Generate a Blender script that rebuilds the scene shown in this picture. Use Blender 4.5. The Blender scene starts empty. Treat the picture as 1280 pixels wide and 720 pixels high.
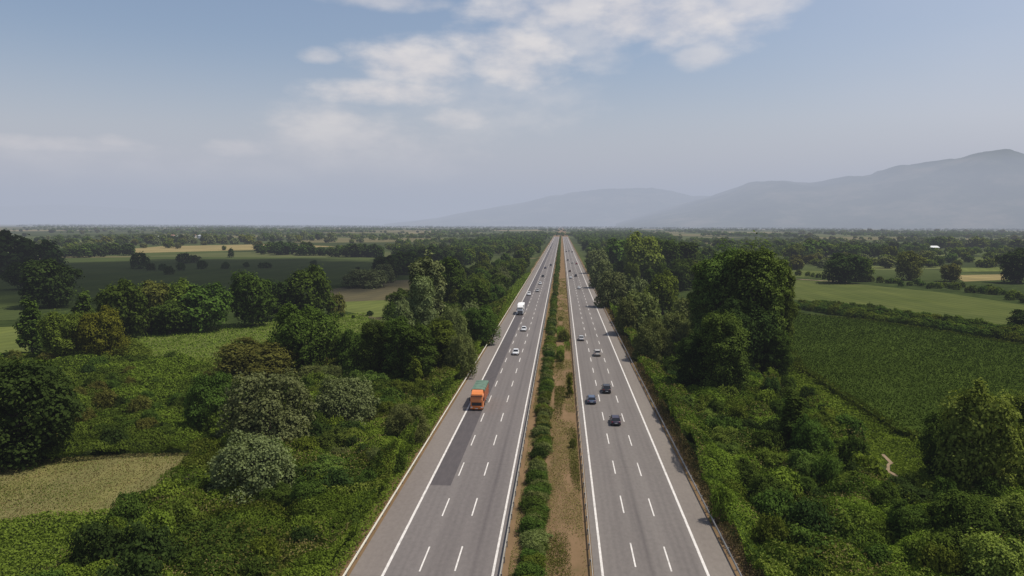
import bpy, bmesh, math, random
import numpy as np
from mathutils import Vector, Matrix

S = bpy.context.scene
C = S.collection
R = math.radians
rnd = random.Random(11)
rng = np.random.default_rng(7)

# ------------------------------------------------------------------ camera
F, H = 950.0, 36.0                       # focal length in photo pixels, drone height in metres
GZ = -2.0                                # level of the plain below the motorway
d = Vector(((702 - 640) / F, (360 - 280) / F, 1.0)).normalized()      # road direction seen in (right, up, forward)
a_ = 0.0035
b_ = -(a_ * 62 / F + 80 / F)
uz = Vector((a_, 1.0, b_)).normalized()
xx = d.cross(uz)
# xx should be world X (to the right) in camera (right, up, forward) axes, a left-handed triple
if xx.x < 0: xx = -xx
right = Vector((xx.x, d.x, uz.x)); up = Vector((xx.y, d.y, uz.y)); fwd = Vector((xx.z, d.z, uz.z))
CAM = Vector((0.0, 0.0, H))
camd = bpy.data.cameras.new('camera'); cam = bpy.data.objects.new('camera', camd); C.objects.link(cam)
camd.sensor_width = 36.0; camd.lens = F / 1280 * 36.0; camd.clip_start = 0.5; camd.clip_end = 90000
m3 = Matrix((right, up, -fwd)).transposed()
cam.matrix_world = Matrix.Translation(CAM) @ m3.to_4x4()
S.camera = cam

def ray(px, py):
    return (right * ((px - 640) / F) + up * ((360 - py) / F) + fwd).normalized()
def at(px, py, z=GZ):
    v = ray(px, py); t = (z - H) / v.z
    return CAM + v * t
def ppm(p):
    return F / max((p - CAM).dot(fwd), 1.0)

# ------------------------------------------------------------------ materials
def newmat(name):
    m = bpy.data.materials.new(name); m.use_nodes = True
    nt = m.node_tree; nt.nodes.clear()
    out = nt.nodes.new('ShaderNodeOutputMaterial')
    return m, nt, out
def N(nt, t, **kw):
    n = nt.nodes.new(t)
    for k, v in kw.items():
        if k in n.inputs.keys(): n.inputs[k].default_value = v
        else: setattr(n, k, v)
    return n
def L(nt, a, b): nt.links.new(a, b)
def c4(c): return (c[0], c[1], c[2], 1.0)
def ramp(nt, fac, stops, interp='LINEAR'):
    r = nt.nodes.new('ShaderNodeValToRGB'); r.color_ramp.interpolation = interp
    e = r.color_ramp.elements
    while len(e) > 1: e.remove(e[-1])
    e[0].position, e[0].color = stops[0][0], c4(stops[0][1])
    for p, c in stops[1:]:
        x = e.new(p); x.color = c4(c)
    L(nt, fac, r.inputs['Fac']); return r.outputs['Color']
def mixc(nt, fac, a, b, blend='MIX'):
    n = nt.nodes.new('ShaderNodeMix'); n.data_type = 'RGBA'; n.blend_type = blend
    for s, v in ((n.inputs[0], fac), (n.inputs[6], a), (n.inputs[7], b)):
        if isinstance(v, (int, float)): s.default_value = v
        elif isinstance(v, tuple): s.default_value = c4(v)
        else: L(nt, v, s)
    return n.outputs[2]
def math_(nt, op, a, b=None, c=None, clamp=False):
    n = nt.nodes.new('ShaderNodeMath'); n.operation = op; n.use_clamp = clamp
    for i, v in enumerate((a, b, c)):
        if v is None: continue
        if isinstance(v, (int, float)): n.inputs[i].default_value = v
        else: L(nt, v, n.inputs[i])
    return n.outputs[0]
def mapr(nt, v, a, b, c=0.0, d=1.0, smooth=True):
    n = nt.nodes.new('ShaderNodeMapRange'); n.interpolation_type = 'SMOOTHSTEP' if smooth else 'LINEAR'
    L(nt, v, n.inputs['Value'])
    for k, x in (('From Min', a), ('From Max', b), ('To Min', c), ('To Max', d)): n.inputs[k].default_value = x
    return n.outputs['Result']
def wpos(nt, scale=(1, 1, 1), rot=0.0, loc=(0, 0, 0)):
    g = nt.nodes.new('ShaderNodeNewGeometry'); mp = nt.nodes.new('ShaderNodeMapping')
    mp.inputs['Scale'].default_value = scale; mp.inputs['Rotation'].default_value = (0, 0, rot); mp.inputs['Location'].default_value = loc
    L(nt, g.outputs['Position'], mp.inputs['Vector']); return mp.outputs['Vector']
def noise(nt, vec, scale=1.0, detail=3.0, rough=0.55):
    n = nt.nodes.new('ShaderNodeTexNoise'); n.inputs['Scale'].default_value = scale; n.inputs['Detail'].default_value = detail; n.inputs['Roughness'].default_value = rough
    L(nt, vec, n.inputs['Vector']); return n.outputs['Fac']

def leaf_mat(name, dark, light, trans=0.24):
    dark = (dark[0] * 1.16, dark[1] * 1.10, dark[2] * .95); light = (light[0] * 1.17, light[1] * 1.18, light[2] * 1.0)
    m, nt, out = newmat(name)
    at_ = nt.nodes.new('ShaderNodeAttribute'); at_.attribute_name = 'tint'
    col = ramp(nt, at_.outputs['Fac'], [(0.0, dark), (0.55, tuple((x + y) / 2 for x, y in zip(dark, light))), (1.0, light)])
    oi = nt.nodes.new('ShaderNodeObjectInfo')
    hs = nt.nodes.new('ShaderNodeHueSaturation')
    L(nt, mapr(nt, oi.outputs['Random'], 0, 1, 0.78, 1.2, False), hs.inputs['Value'])
    L(nt, mapr(nt, oi.outputs['Random'], 0, 1, 0.487, 0.513, False), hs.inputs['Hue'])
    L(nt, col, hs.inputs['Color'])
    df = nt.nodes.new('ShaderNodeBsdfDiffuse'); tr = nt.nodes.new('ShaderNodeBsdfTranslucent')
    L(nt, hs.outputs[0], df.inputs[0])
    L(nt, mixc(nt, 1.0, hs.outputs[0], (1.0, 1.1, 0.5), 'MULTIPLY'), tr.inputs[0])
    m1 = nt.nodes.new('ShaderNodeMixShader'); m1.inputs[0].default_value = trans
    L(nt, df.outputs[0], m1.inputs[1]); L(nt, tr.outputs[0], m1.inputs[2])
    L(nt, m1.outputs[0], out.inputs[0]); return m
LM = {
 'dark':   leaf_mat('dark_leaf', (0.026, 0.046, 0.010), (0.070, 0.106, 0.021)),
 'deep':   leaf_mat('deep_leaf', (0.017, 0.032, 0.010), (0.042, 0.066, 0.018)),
 'mid':    leaf_mat('mid_leaf', (0.046, 0.066, 0.011), (0.108, 0.136, 0.024)),
 'bright': leaf_mat('bright_leaf', (0.054, 0.082, 0.012), (0.148, 0.192, 0.029)),
 'fresh':  leaf_mat('fresh_leaf', (0.072, 0.104, 0.019), (0.185, 0.226, 0.050)),
 'blue':   leaf_mat('blue_green_leaf', (0.026, 0.046, 0.012), (0.108, 0.148, 0.032)),
 'sage':   leaf_mat('sage_leaf', (0.062, 0.080, 0.026), (0.142, 0.160, 0.060)),
 'silver': leaf_mat('silver_leaf', (0.072, 0.092, 0.038), (0.158, 0.182, 0.086), 0.2),
 'olive':  leaf_mat('olive_leaf', (0.056, 0.060, 0.015), (0.112, 0.114, 0.030)),
 'yellow': leaf_mat('yellow_green_leaf', (0.070, 0.080, 0.010), (0.140, 0.152, 0.024)),
 'maize':  leaf_mat('maize_leaf', (0.034, 0.058, 0.010), (0.054, 0.082, 0.014)),
 'grass':  leaf_mat('grass_blade', (0.072, 0.108, 0.014), (0.150, 0.195, 0.036)),
 'dry':    leaf_mat('dry_grass_blade', (0.120, 0.100, 0.045), (0.22, 0.175, 0.085)),
}
def simple(name, col, rough=0.6, metal=0.0, var=0.12, scale=3.0, spec=0.5):
    m, nt, out = newmat(name)
    b = N(nt, 'ShaderNodeBsdfPrincipled', Roughness=rough, Metallic=metal)
    b.inputs['Specular IOR Level'].default_value = spec
    tc = nt.nodes.new('ShaderNodeTexCoord')
    n = noise(nt, tc.outputs['Object'], scale, 4)
    L(nt, ramp(nt, n, [(0.25, tuple(x * (1 - var) for x in col)), (0.75, tuple(min(1, x * (1 + var)) for x in col))]), b.inputs['Base Color'])
    L(nt, b.outputs[0], out.inputs[0]); return m
BARK = simple('bark', (0.075, 0.058, 0.042), 0.9, var=0.4)
PALEBARK = simple('pale_bark', (0.22, 0.20, 0.17), 0.9, var=0.4)

# ------------------------------------------------------------------ object helpers
def link(name, me, mat=None, parent=None, loc=None):
    o = bpy.data.objects.new(name, me); C.objects.link(o)
    if mat is not None:
        if len(me.materials) == 0: me.materials.append(mat)
    if parent is not None: o.parent = parent
    if loc is not None: o.location = loc
    return o
def tag(o, label, cat, group=None):
    o['label'] = label; o['category'] = cat
    if group: o['group'] = group
    return o
def thing(name, label, cat, loc=(0, 0, 0), rz=0.0, group=None):
    o = bpy.data.objects.new(name, None); C.objects.link(o); o.location = loc; o.rotation_euler = (0, 0, rz); o.empty_display_size = 0.5
    return tag(o, label, cat, group)
def kind(o, k): o['kind'] = k; return o
def quads_mesh(name, V, Q, tint=None, smooth=False):
    V = np.ascontiguousarray(V, dtype=np.float32); Q = np.ascontiguousarray(Q, dtype=np.int32)
    me = bpy.data.meshes.new(name); n = len(Q)
    me.vertices.add(len(V)); me.vertices.foreach_set('co', V.ravel())
    me.loops.add(n * 4); me.loops.foreach_set('vertex_index', Q.ravel())
    me.polygons.add(n); me.polygons.foreach_set('loop_start', np.arange(n, dtype=np.int32) * 4)
    try: me.polygons.foreach_set('loop_total', np.full(n, 4, dtype=np.int32))
    except Exception: pass
    if tint is not None:
        at_ = me.attributes.new('tint', 'FLOAT', 'FACE'); at_.data.foreach_set('value', np.ascontiguousarray(tint, dtype=np.float32))
    me.update(calc_edges=True)
    if smooth: me.polygons.foreach_set('use_smooth', np.ones(n, dtype=bool))
    return me
def bm_obj(name, bm, mat, parent=None, loc=None, smooth=False, bevel=0.0):
    if bevel:
        bmesh.ops.bevel(bm, geom=list(bm.edges), offset=bevel, segments=2, affect='EDGES', clamp_overlap=True)
    bmesh.ops.recalc_face_normals(bm, faces=list(bm.faces))
    me = bpy.data.meshes.new(name); bm.to_mesh(me); bm.free()
    if smooth:
        for p in me.polygons: p.use_smooth = True
    return link(name, me, mat, parent, loc)
def bbox(bm, x0, x1, y0, y1, z0, z1):
    v = [bm.verts.new(p) for p in ((x0, y0, z0), (x1, y0, z0), (x1, y1, z0), (x0, y1, z0), (x0, y0, z1), (x1, y0, z1), (x1, y1, z1), (x0, y1, z1))]
    for f in ((3, 2, 1, 0), (4, 5, 6, 7), (0, 1, 5, 4), (1, 2, 6, 5), (2, 3, 7, 6), (3, 0, 4, 7)): bm.faces.new([v[i] for i in f])
    return v
def tube(bm, pts, rads, seg=7):
    rings = []
    for i, p in enumerate(pts):
        p = Vector(p); t = (Vector(pts[min(i + 1, len(pts) - 1)]) - Vector(pts[max(i - 1, 0)])).normalized()
        u = t.cross(Vector((0.3, 1, 0.1))).normalized(); w = t.cross(u)
        rings.append([bm.verts.new(p + (u * math.cos(2 * math.pi * k / seg) + w * math.sin(2 * math.pi * k / seg)) * rads[i]) for k in range(seg)])
    for a, b in zip(rings, rings[1:]):
        for k in range(seg): bm.faces.new((a[k], a[(k + 1) % seg], b[(k + 1) % seg], b[k]))
    bm.faces.new(rings[-1])
def poly_sheet(name, pts, z, mat, k='structure'):
    bm = bmesh.new(); bm.faces.new([bm.verts.new((p[0], p[1], z)) for p in pts])
    bmesh.ops.recalc_face_normals(bm, faces=list(bm.faces))
    for f in bm.faces:
        if f.normal.z < 0: f.normal_flip()
    me = bpy.data.meshes.new(name); bm.to_mesh(me); bm.free()
    return kind(link(name, me, mat), k)
def inside(poly, X, Y):
    r = np.zeros(len(X), bool); n = len(poly)
    for i in range(n):
        x0, y0 = poly[i]; x1, y1 = poly[(i + 1) % n]
        c = ((y0 > Y) != (y1 > Y)) & (X < (x1 - x0) * (Y - y0) / (y1 - y0 + 1e-12) + x0)
        r ^= c
    return r
def wpoly(px, z=GZ): return [tuple(at(x, y, z).xy) for x, y in px]

# smooth value noise on numpy arrays
_T = rng.random((256, 256))
def vn(x, y):
    xi = np.floor(x).astype(int); yi = np.floor(y).astype(int); fx = x - xi; fy = y - yi
    fx = fx * fx * (3 - 2 * fx); fy = fy * fy * (3 - 2 * fy)
    g = lambda i, j: _T[i & 255, j & 255]
    return (g(xi, yi) * (1 - fx) + g(xi + 1, yi) * fx) * (1 - fy) + (g(xi, yi + 1) * (1 - fx) + g(xi + 1, yi + 1) * fx) * fy

_J = rng.random((256, 256, 3))
def mounds(x, y, cell):
    xi = np.floor(x / cell).astype(int); yi = np.floor(y / cell).astype(int); best = np.zeros(len(x)); cid = np.zeros(len(x))
    for a in (-1, 0, 1):
        for b in (-1, 0, 1):
            j = _J[(xi + a) & 255, (yi + b) & 255]
            dx = (xi + a + j[:, 0]) * cell - x; dy = (yi + b + j[:, 1]) * cell - y
            r = cell * (.55 + .45 * j[:, 2]); q = np.maximum(0, 1 - (dx * dx + dy * dy) / (r * r)) ** .6 * (.25 + .75 * j[:, 2])
            up_ = q > best; best = np.where(up_, q, best); cid = np.where(up_, (j[:, 0] * 7.3 + j[:, 2] * 3.1) % 1.0, cid)
    return best, cid
def ground_z(x):
    """cross profile of the land: motorway bank, then the plain"""
    x = np.asarray(x, dtype=float)
    t = np.clip(np.where(x < 0, (-x - 22.6) / 7.0, (x - 20.0) / 6.0), 0, 1)
    return GZ * t * t * (3 - 2 * t)

# ------------------------------------------------------------------ leaves
def leaf_quads(P, Nn, s, asp=0.72, g=rng):
    n = len(P)
    rv = g.normal(size=(n, 3)); t = np.cross(Nn, rv); t /= np.linalg.norm(t, axis=1, keepdims=True) + 1e-9
    b = np.cross(Nn, t); s = s[:, None]
    j = g.uniform(0.7, 1.3, size=(n, 1))
    V = np.stack([P - t * s * 0.5, P - b * s * 0.5 * asp * j + Nn * s * 0.12, P + t * s * 0.5, P + b * s * 0.5 * asp + Nn * s * 0.08], axis=1).reshape(-1, 3)
    Q = np.arange(n * 4).reshape(n, 4)
    return V, Q
def sphere_dirs(n, g): 
    v = g.normal(size=(n, 3)); return v / np.linalg.norm(v, axis=1, keepdims=True)

def crown(blobs, n, size, g, jitter=0.125, inner=0.14):
    """leaf clumps over lumpy masses; blobs = rows of cx cy cz rx ry rz"""
    B = np.array(blobs, dtype=float)
    ext = []                                   # small outlying sprays break the outline
    for q in range(int(len(B) * 1.3)):
        b0 = B[g.integers(1, len(B))]; dd = sphere_dirs(1, g)[0]; dd[2] = abs(dd[2]) * .8 - .1
        r_ = b0[3] * g.uniform(.28, .55); ext.append((*(b0[:3] + dd * b0[3:] * g.uniform(.85, 1.25)), r_, r_, r_ * g.uniform(.7, 1.3)))
    B = np.vstack([B, np.array(ext)])
    B[1:, 3:] *= g.uniform(.78, 1.18, size=(len(B) - 1, 1))
    area = (B[:, 3] * B[:, 4] * B[:, 5]) ** (2 / 3); k = g.choice(len(B), size=int(n * 1.9), p=area / area.sum())
    D = sphere_dirs(len(k), g)
    D[:, 2] = np.where((D[:, 2] < -0.35) & (g.random(len(k)) < 0.6), -D[:, 2], D[:, 2])
    ph = g.uniform(0, 6.28, size=(len(B), 3))
    lump = 1 + 0.20 * np.sin(D[:, 0] * 5 + ph[k, 0]) * np.sin(D[:, 1] * 5 + ph[k, 1]) + 0.14 * np.sin(D[:, 2] * 7 + ph[k, 2] + D[:, 0] * 4)
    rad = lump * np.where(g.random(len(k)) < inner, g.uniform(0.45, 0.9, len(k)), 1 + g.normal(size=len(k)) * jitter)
    P = B[k, :3] + D * B[k, 3:] * rad[:, None]
    # drop what sits deep inside another mass
    deep = np.zeros(len(P), bool)
    for j in range(len(B)):
        q = (P - B[j, :3]) / B[j, 3:]
        deep |= ((q ** 2).sum(1) < 0.55) & (k != j)
    keep = ~deep & (P[:, 2] > 0.05); P, D, k = P[keep][:n], D[keep][:n], k[keep][:n]
    bt_ = g.random(len(B))
    Nn = D * 0.75 + np.array([0, 0, 0.3]) + g.normal(size=P.shape) * 0.30
    Nn /= np.linalg.norm(Nn, axis=1, keepdims=True)
    V, Q = leaf_quads(P, Nn, size * (0.5 + 1.1 * g.random(len(P)) ** 1.6 + .15 * bt_[k]), g=g)
    bt = g.random(len(B))
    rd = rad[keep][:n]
    tint = np.clip(0.14 + 0.44 * bt[k] + 0.30 * g.random(len(P)) ** 1.3 + np.clip((rd - 1.0) * 1.2, -.35, .25), 0, 1)  # tint drops inward and rises outward: crevice shade painted into the leaves
    return V, Q, tint

def blobs_broad(g, Hh=12.0, W=12.0, m=17, base=0.12, top=1.0):
    out = [(0, 0, Hh * 0.55, W * 0.30, W * 0.30, Hh * 0.34)]
    for i in range(m):
        z = Hh * (base + (0.90 - base) * ((i + 0.5) / m)); f = (z / Hh - base) / (1 - base)
        rr = W * 0.5 * (math.sin(math.pi * (0.18 + 0.74 * f)) ** 0.8) * 0.66
        a = i * 2.399 + g.uniform(-0.5, 0.5); r = W * g.uniform(0.13, 0.21) * (17.0 / m) ** .35
        out.append((math.cos(a) * rr * g.uniform(0.75, 1.1), math.sin(a) * rr * g.uniform(0.75, 1.1), z, r, r, r * g.uniform(0.75, 1.05)))
    return out
def blobs_poplar(g, Hh=24.0, W=9.0, m=24):
    out = [(0, 0, Hh * 0.55, W * 0.26, W * 0.26, Hh * 0.40)]
    for i in range(m):
        f = (i + 0.5) / m; z = Hh * (0.10 + 0.84 * f); rr = W * 0.5 * (0.62 + 0.3 * math.sin(math.pi * min(1, f * 1.05))) * (1 if f < 0.86 else max(.25, (1.12 - f) / 0.26))
        a = i * 2.399 + g.uniform(-0.6, 0.6); r = W * g.uniform(0.14, 0.23)
        out.append((math.cos(a) * rr * 0.8, math.sin(a) * rr * 0.8, z, r, r, r * g.uniform(0.9, 1.4)))
    return out
def blobs_willow(g, Hh=9.0, W=11.0, m=34):
    out = [(0, 0, Hh * 0.42, W * 0.36, W * 0.36, Hh * 0.42)]
    for i in range(m):
        f = (i + 0.5) / m; z = Hh * (0.08 + 0.80 * f); rr = W * 0.5 * math.sqrt(max(0.02, 1 - (max(0, f - 0.12) / 0.92) ** 2)) * 0.80
        a = i * 2.399 + g.uniform(-0.5, 0.5); r = W * g.uniform(0.085, 0.15)
        out.append((math.cos(a) * rr, math.sin(a) * rr, z, r, r, r * g.uniform(0.9, 1.25)))
    return out
def blobs_cone(g, Hh=12.0, W=4.4, m=16):
    out = [(0, 0, Hh * 0.45, W * 0.28, W * 0.28, Hh * 0.42)]
    for i in range(m):
        f = (i + 0.5) / m; z = Hh * (0.12 + 0.80 * f); rr = W * 0.42 * (1 - 0.7 * f) * 0.9
        a = i * 2.399 + g.uniform(-0.5, 0.5); r = W * g.uniform(0.15, 0.25) * (1.1 - 0.45 * f)
        out.append((math.cos(a) * rr, math.sin(a) * rr, z, r, r, r * 1.3))
    return out
def blobs_bush(g, Hh=3.0, W=5.0, m=12):
    out = [(0, 0, Hh * 0.3, W * 0.38, W * 0.38, Hh * 0.5)]
    for i in range(m):
        f = (i + 0.5) / m; z = Hh * (0.15 + 0.62 * f); rr = W * 0.36 * math.sqrt(1 - f * f * 0.9)
        a = i * 2.399 + g.uniform(-0.6, 0.6); r = W * g.uniform(0.11, 0.19)
        out.append((math.cos(a) * rr, math.sin(a) * rr, z, r, r, r * g.uniform(0.6, 1.0)))
    return out

NOM = {'giant': (31, 17), 'broad': (12, 12), 'poplar': (24, 9), 'willow': (9, 11), 'cone': (12, 4.4), 'bush': (3, 5)}
BL = {'giant': lambda g: [(0, 0, 17, 5.2, 5.2, 11)] + blobs_broad(g, 31, 17, 40, .12)[1:], 'broad': blobs_broad, 'poplar': blobs_poplar, 'willow': blobs_willow, 'cone': blobs_cone, 'bush': blobs_bush}
#             near: leaves, size      mid            far
LOD = {'giant': ((42000, .44), (14000, .8), (2000, 1.8)),
       'broad': ((20000, .36), (6500, .62), (1300, 1.35)),
       'poplar': ((26000, .38), (8000, .68), (1500, 1.5)),
       'willow': ((22000, .27), (7000, .48), (1300, 1.1)),
       'cone': ((9000, .30), (3000, .54), (600, 1.2)),
       'bush': ((4200, .21), (1500, .35), (420, .68))}
TRUNK = {'giant': (7, .5), 'broad': (2.6, .30), 'poplar': (9, .38), 'willow': (2.0, .28), 'cone': (3.0, .16), 'bush': (0.7, .07)}
VAR = 3
CR, TR = {}, {}
for k in NOM:
    for v in range(VAR):
        for l in range(3):
            g = np.random.default_rng(100 * v + sum(map(ord, k)))
            bl = BL[k](g)
            n, s = LOD[k][l]
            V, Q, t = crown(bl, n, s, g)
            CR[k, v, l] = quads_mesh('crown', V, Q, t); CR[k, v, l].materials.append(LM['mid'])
        bm = bmesh.new(); hh, r0 = TRUNK[k]; Hn, Wn = NOM[k]
        if k == 'bush':
            for q in range(5):
                a = q * 1.26; tube(bm, [(0.1 * math.cos(a), 0.1 * math.sin(a), -0.3), (0.5 * math.cos(a), 0.5 * math.sin(a), 0.8), (1.1 * math.cos(a), 1.1 * math.sin(a), 1.7)], [r0, r0 * .7, r0 * .3], 5)
        else:
            tube(bm, [(0, 0, -0.6), (0.05, 0, 0.3), (0.12, 0.06, hh), (0.0, 0.1, Hn * 0.45), (0.1, 0, Hn * 0.82)], [r0 * 1.5, r0 * 1.1, r0 * .85, r0 * .55, r0 * .12], 8)
            for q in range(7):
                a = q * 2.4 + v; z0 = hh * 0.8 + (Hn * 0.6 - hh * 0.8) * q / 7; e = Wn * 0.33
                tube(bm, [(0.08, 0.05, z0), (math.cos(a) * e * .45, math.sin(a) * e * .45, z0 + Hn * .09), (math.cos(a) * e, math.sin(a) * e, z0 + Hn * .17)], [r0 * .45, r0 * .3, r0 * .08], 5)
        me = bpy.data.meshes.new('trunk'); bm.to_mesh(me); bm.free(); me.materials.append(BARK); TR[k, v] = me

NAMES = {'giant': ('tall_tree', 'tree'), 'broad': ('broadleaf_tree', 'tree'), 'poplar': ('poplar_tree', 'tree'), 'willow': ('willow_tree', 'tree'), 'cone': ('slender_tree', 'tree'), 'bush': ('bush', 'bush')}
TAKEN = []; TAKEN_T = []
def tree(k, leafm, x, y, h, w, label, group=None, name=None, cat=None, lod=None, z=None, pale=False, parts=True):
    dist = math.hypot(x, y)
    if lod is None: lod = 0 if dist < 240 else 1 if dist < 620 else 2
    v = rnd.randrange(VAR); Hn, Wn = NOM[k]
    z = float(ground_z(x)) if z is None else z
    nm, ct = NAMES[k]
    def setm(o):
        o.material_slots[0].link = 'OBJECT'; o.material_slots[0].material = LM[leafm]
    sc = (w / Wn * rnd.uniform(.94, 1.06), w / Wn * rnd.uniform(.94, 1.06), h / Hn)
    if parts:
        e = thing(name or nm, label, cat or ct, (x, y, z), rnd.uniform(0, 6.28), group); e.scale = sc
        c = link('crown', CR[k, v, lod], None, e); setm(c)
        t = link('trunk', TR[k, v], None, e)
        if pale: t.material_slots[0].link = 'OBJECT'; t.material_slots[0].material = PALEBARK
    else:
        e = link(name or nm, CR[k, v, lod], None, None, (x, y, z)); e.rotation_euler = (0, 0, rnd.uniform(0, 6.28)); e.scale = sc; setm(e)
        tag(e, label, cat or ct, group)
    TAKEN.append((x, y, w * 0.5)); return e
def ptree(k, leafm, px, by, ty, wpx, label, group=None, z=None, **kw):
    """a tree whose foot and top were read off the photograph"""
    if z is None:
        z = GZ
        for _ in range(6):
            p = at(px, by, z); z = float(ground_z(p.x))
    p = at(px, by, z); s = ppm(p)
    v = ray(px, ty); t = math.hypot(p.x, p.y) / math.hypot(v.x, v.y); h = H + v.z * t - z
    if k == 'broad' and h / (wpx / s) > 1.4: k = 'giant'
    return tree(k, leafm, p.x, p.y, max(h, 0.6), wpx / s, label, group, z=z, **kw)

# ------------------------------------------------------------------ world, sun, haze
SUN = Vector((0.45, 0.05, 0.89)).normalized()
el_s, az_s = math.asin(SUN.z), math.atan2(SUN.x, SUN.y)
W = bpy.data.worlds.new('World'); S.world = W; W.use_nodes = True
nt = W.node_tree; nt.nodes.clear()
wo = nt.nodes.new('ShaderNodeOutputWorld'); bg = nt.nodes.new('ShaderNodeBackground')
sky = nt.nodes.new('ShaderNodeTexSky'); sky.sky_type = 'NISHITA'; sky.sun_disc = False; sky.sun_elevation = el_s; sky.sun_rotation = az_s
sky.air_density = 1.0; sky.dust_density = 2.2; sky.ozone_density = 1.2
SKY_K = 0.12
skyc = sky.outputs[0]; K = lambda *c: tuple(x / SKY_K for x in c)
tc = nt.nodes.new('ShaderNodeTexCoord'); sep = nt.nodes.new('ShaderNodeSeparateXYZ'); L(nt, tc.outputs['Generated'], sep.inputs[0])
elv = math_(nt, 'ARCSINE', sep.outputs[2]); azv = math_(nt, 'ARCTAN2', sep.outputs[0], sep.outputs[1])
# pale band above the horizon
hz = mapr(nt, elv, -0.02, 0.24, 0.85, 0.0)
skyc = mixc(nt, hz, skyc, K(0.64, 0.605, 0.645))
# cumulus: ellipses in azimuth / elevation broken up by noise
comb = nt.nodes.new('ShaderNodeCombineXYZ'); L(nt, azv, comb.inputs[0]); L(nt, math_(nt, 'MULTIPLY', elv, 2.1), comb.inputs[1])
n1 = noise(nt, comb.outputs[0], 14.0, 6, 0.54); n2 = noise(nt, comb.outputs[0], 5.0, 3, 0.5)
nn = math_(nt, 'ADD', math_(nt, 'MULTIPLY', math_(nt, 'SUBTRACT', n1, 0.5), 2.6), math_(nt, 'MULTIPLY', math_(nt, 'SUBTRACT', n2, 0.5), 1.5))
clouds = [  # centre px, centre py, half width, half height, weight
 (640, 70, 105, 50, 1.0), (530, 82, 105, 34, 1.0), (490, 117, 115, 22, 1.0), (430, 165, 110, 44, .75), (570, 146, 55, 17, .7), (430, 150, 60, 20, .8),
 (690, 8, 120, 40, .9), (830, 20, 140, 50, 1.0), (930, 4, 70, 22, .8), (875, 70, 46, 18, .7), (490, 0, 80, 14, .6), (400, 70, 32, 11, .7), (730, 45, 90, 45, .6),
 (85, 181, 110, 10, .75), (145, 178, 34, 10, .8), (300, 187, 50, 13, .75), (160, 215, 300, 34, .45), (560, 212, 40, 10, .35), (450, 190, 150, 40, .5), (600, 120, 160, 60, .35)]
tot = None
for cx, cy, rx, ry, wgt in clouds:
    v = ray(cx, cy); az0, el0 = math.atan2(v.x, v.y), math.asin(v.z)
    q = math_(nt, 'ADD', math_(nt, 'POWER', math_(nt, 'ABSOLUTE', math_(nt, 'MULTIPLY', math_(nt, 'SUBTRACT', azv, az0), F / rx)), 2.0),
              math_(nt, 'POWER', math_(nt, 'ABSOLUTE', math_(nt, 'MULTIPLY', math_(nt, 'SUBTRACT', elv, el0), F / ry)), 2.0))
    dn = math_(nt, 'ADD', math_(nt, 'SUBTRACT', 0.75, q), nn)
    dn = math_(nt, 'MULTIPLY', mapr(nt, dn, -0.45, 1.05), wgt)
    tot = dn if tot is None else math_(nt, 'MAXIMUM', tot, dn)
ccol = ramp(nt, n1, [(0.3, K(0.78, 0.72, 0.71)), (0.7, K(0.95, 0.88, 0.82))])
skyc = mixc(nt, math_(nt, 'MULTIPLY', tot, 0.74), skyc, ccol)
# thin veil towards the sun side
veil = math_(nt, 'MULTIPLY', mapr(nt, azv, 0.0, 0.75), math_(nt, 'MULTIPLY_ADD', n2, 0.5, 0.25))
skyc = mixc(nt, math_(nt, 'MULTIPLY', veil, 0.75), skyc, K(0.66, 0.67, 0.76))
L(nt, skyc, bg.inputs[0]); bg.inputs[1].default_value = SKY_K; L(nt, bg.outputs[0], wo.inputs[0])

ld = bpy.data.lights.new('sun', 'SUN'); ld.energy = 4.4; ld.angle = R(0.55); ld.color = (1.0, 0.94, 0.84)
lo = bpy.data.objects.new('sun', ld); C.objects.link(lo); lo.rotation_euler = (-SUN).to_track_quat('-Z', 'Y').to_euler(); lo.location = SUN * 300

def haze(x0, x1, y0, y1, z1, length, col):
    m, nt, out = newmat('haze')
    ab = nt.nodes.new('ShaderNodeVolumeAbsorption'); ab.inputs['Color'].default_value = (0, 0, 0, 1); ab.inputs['Density'].default_value = 1 / length
    em = nt.nodes.new('ShaderNodeEmission'); em.inputs['Color'].default_value = c4(col); em.inputs['Strength'].default_value = 1 / length  # volume glow stands in for light scattered by the haze
    ad = nt.nodes.new('ShaderNodeAddShader'); L(nt, ab.outputs[0], ad.inputs[0]); L(nt, em.outputs[0], ad.inputs[1]); L(nt, ad.outputs[0], out.inputs['Volume'])
    bm = bmesh.new(); bbox(bm, x0, x1, y0, y1, -60, z1); kind(bm_obj('haze', bm, m), 'structure')
haze(-24000, 24000, -3000, 24000, 600, 11500, (0.390, 0.412, 0.492))
haze(-23000, 23000, 5200, 23500, 750, 6500, (0.405, 0.470, 0.585))

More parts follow.
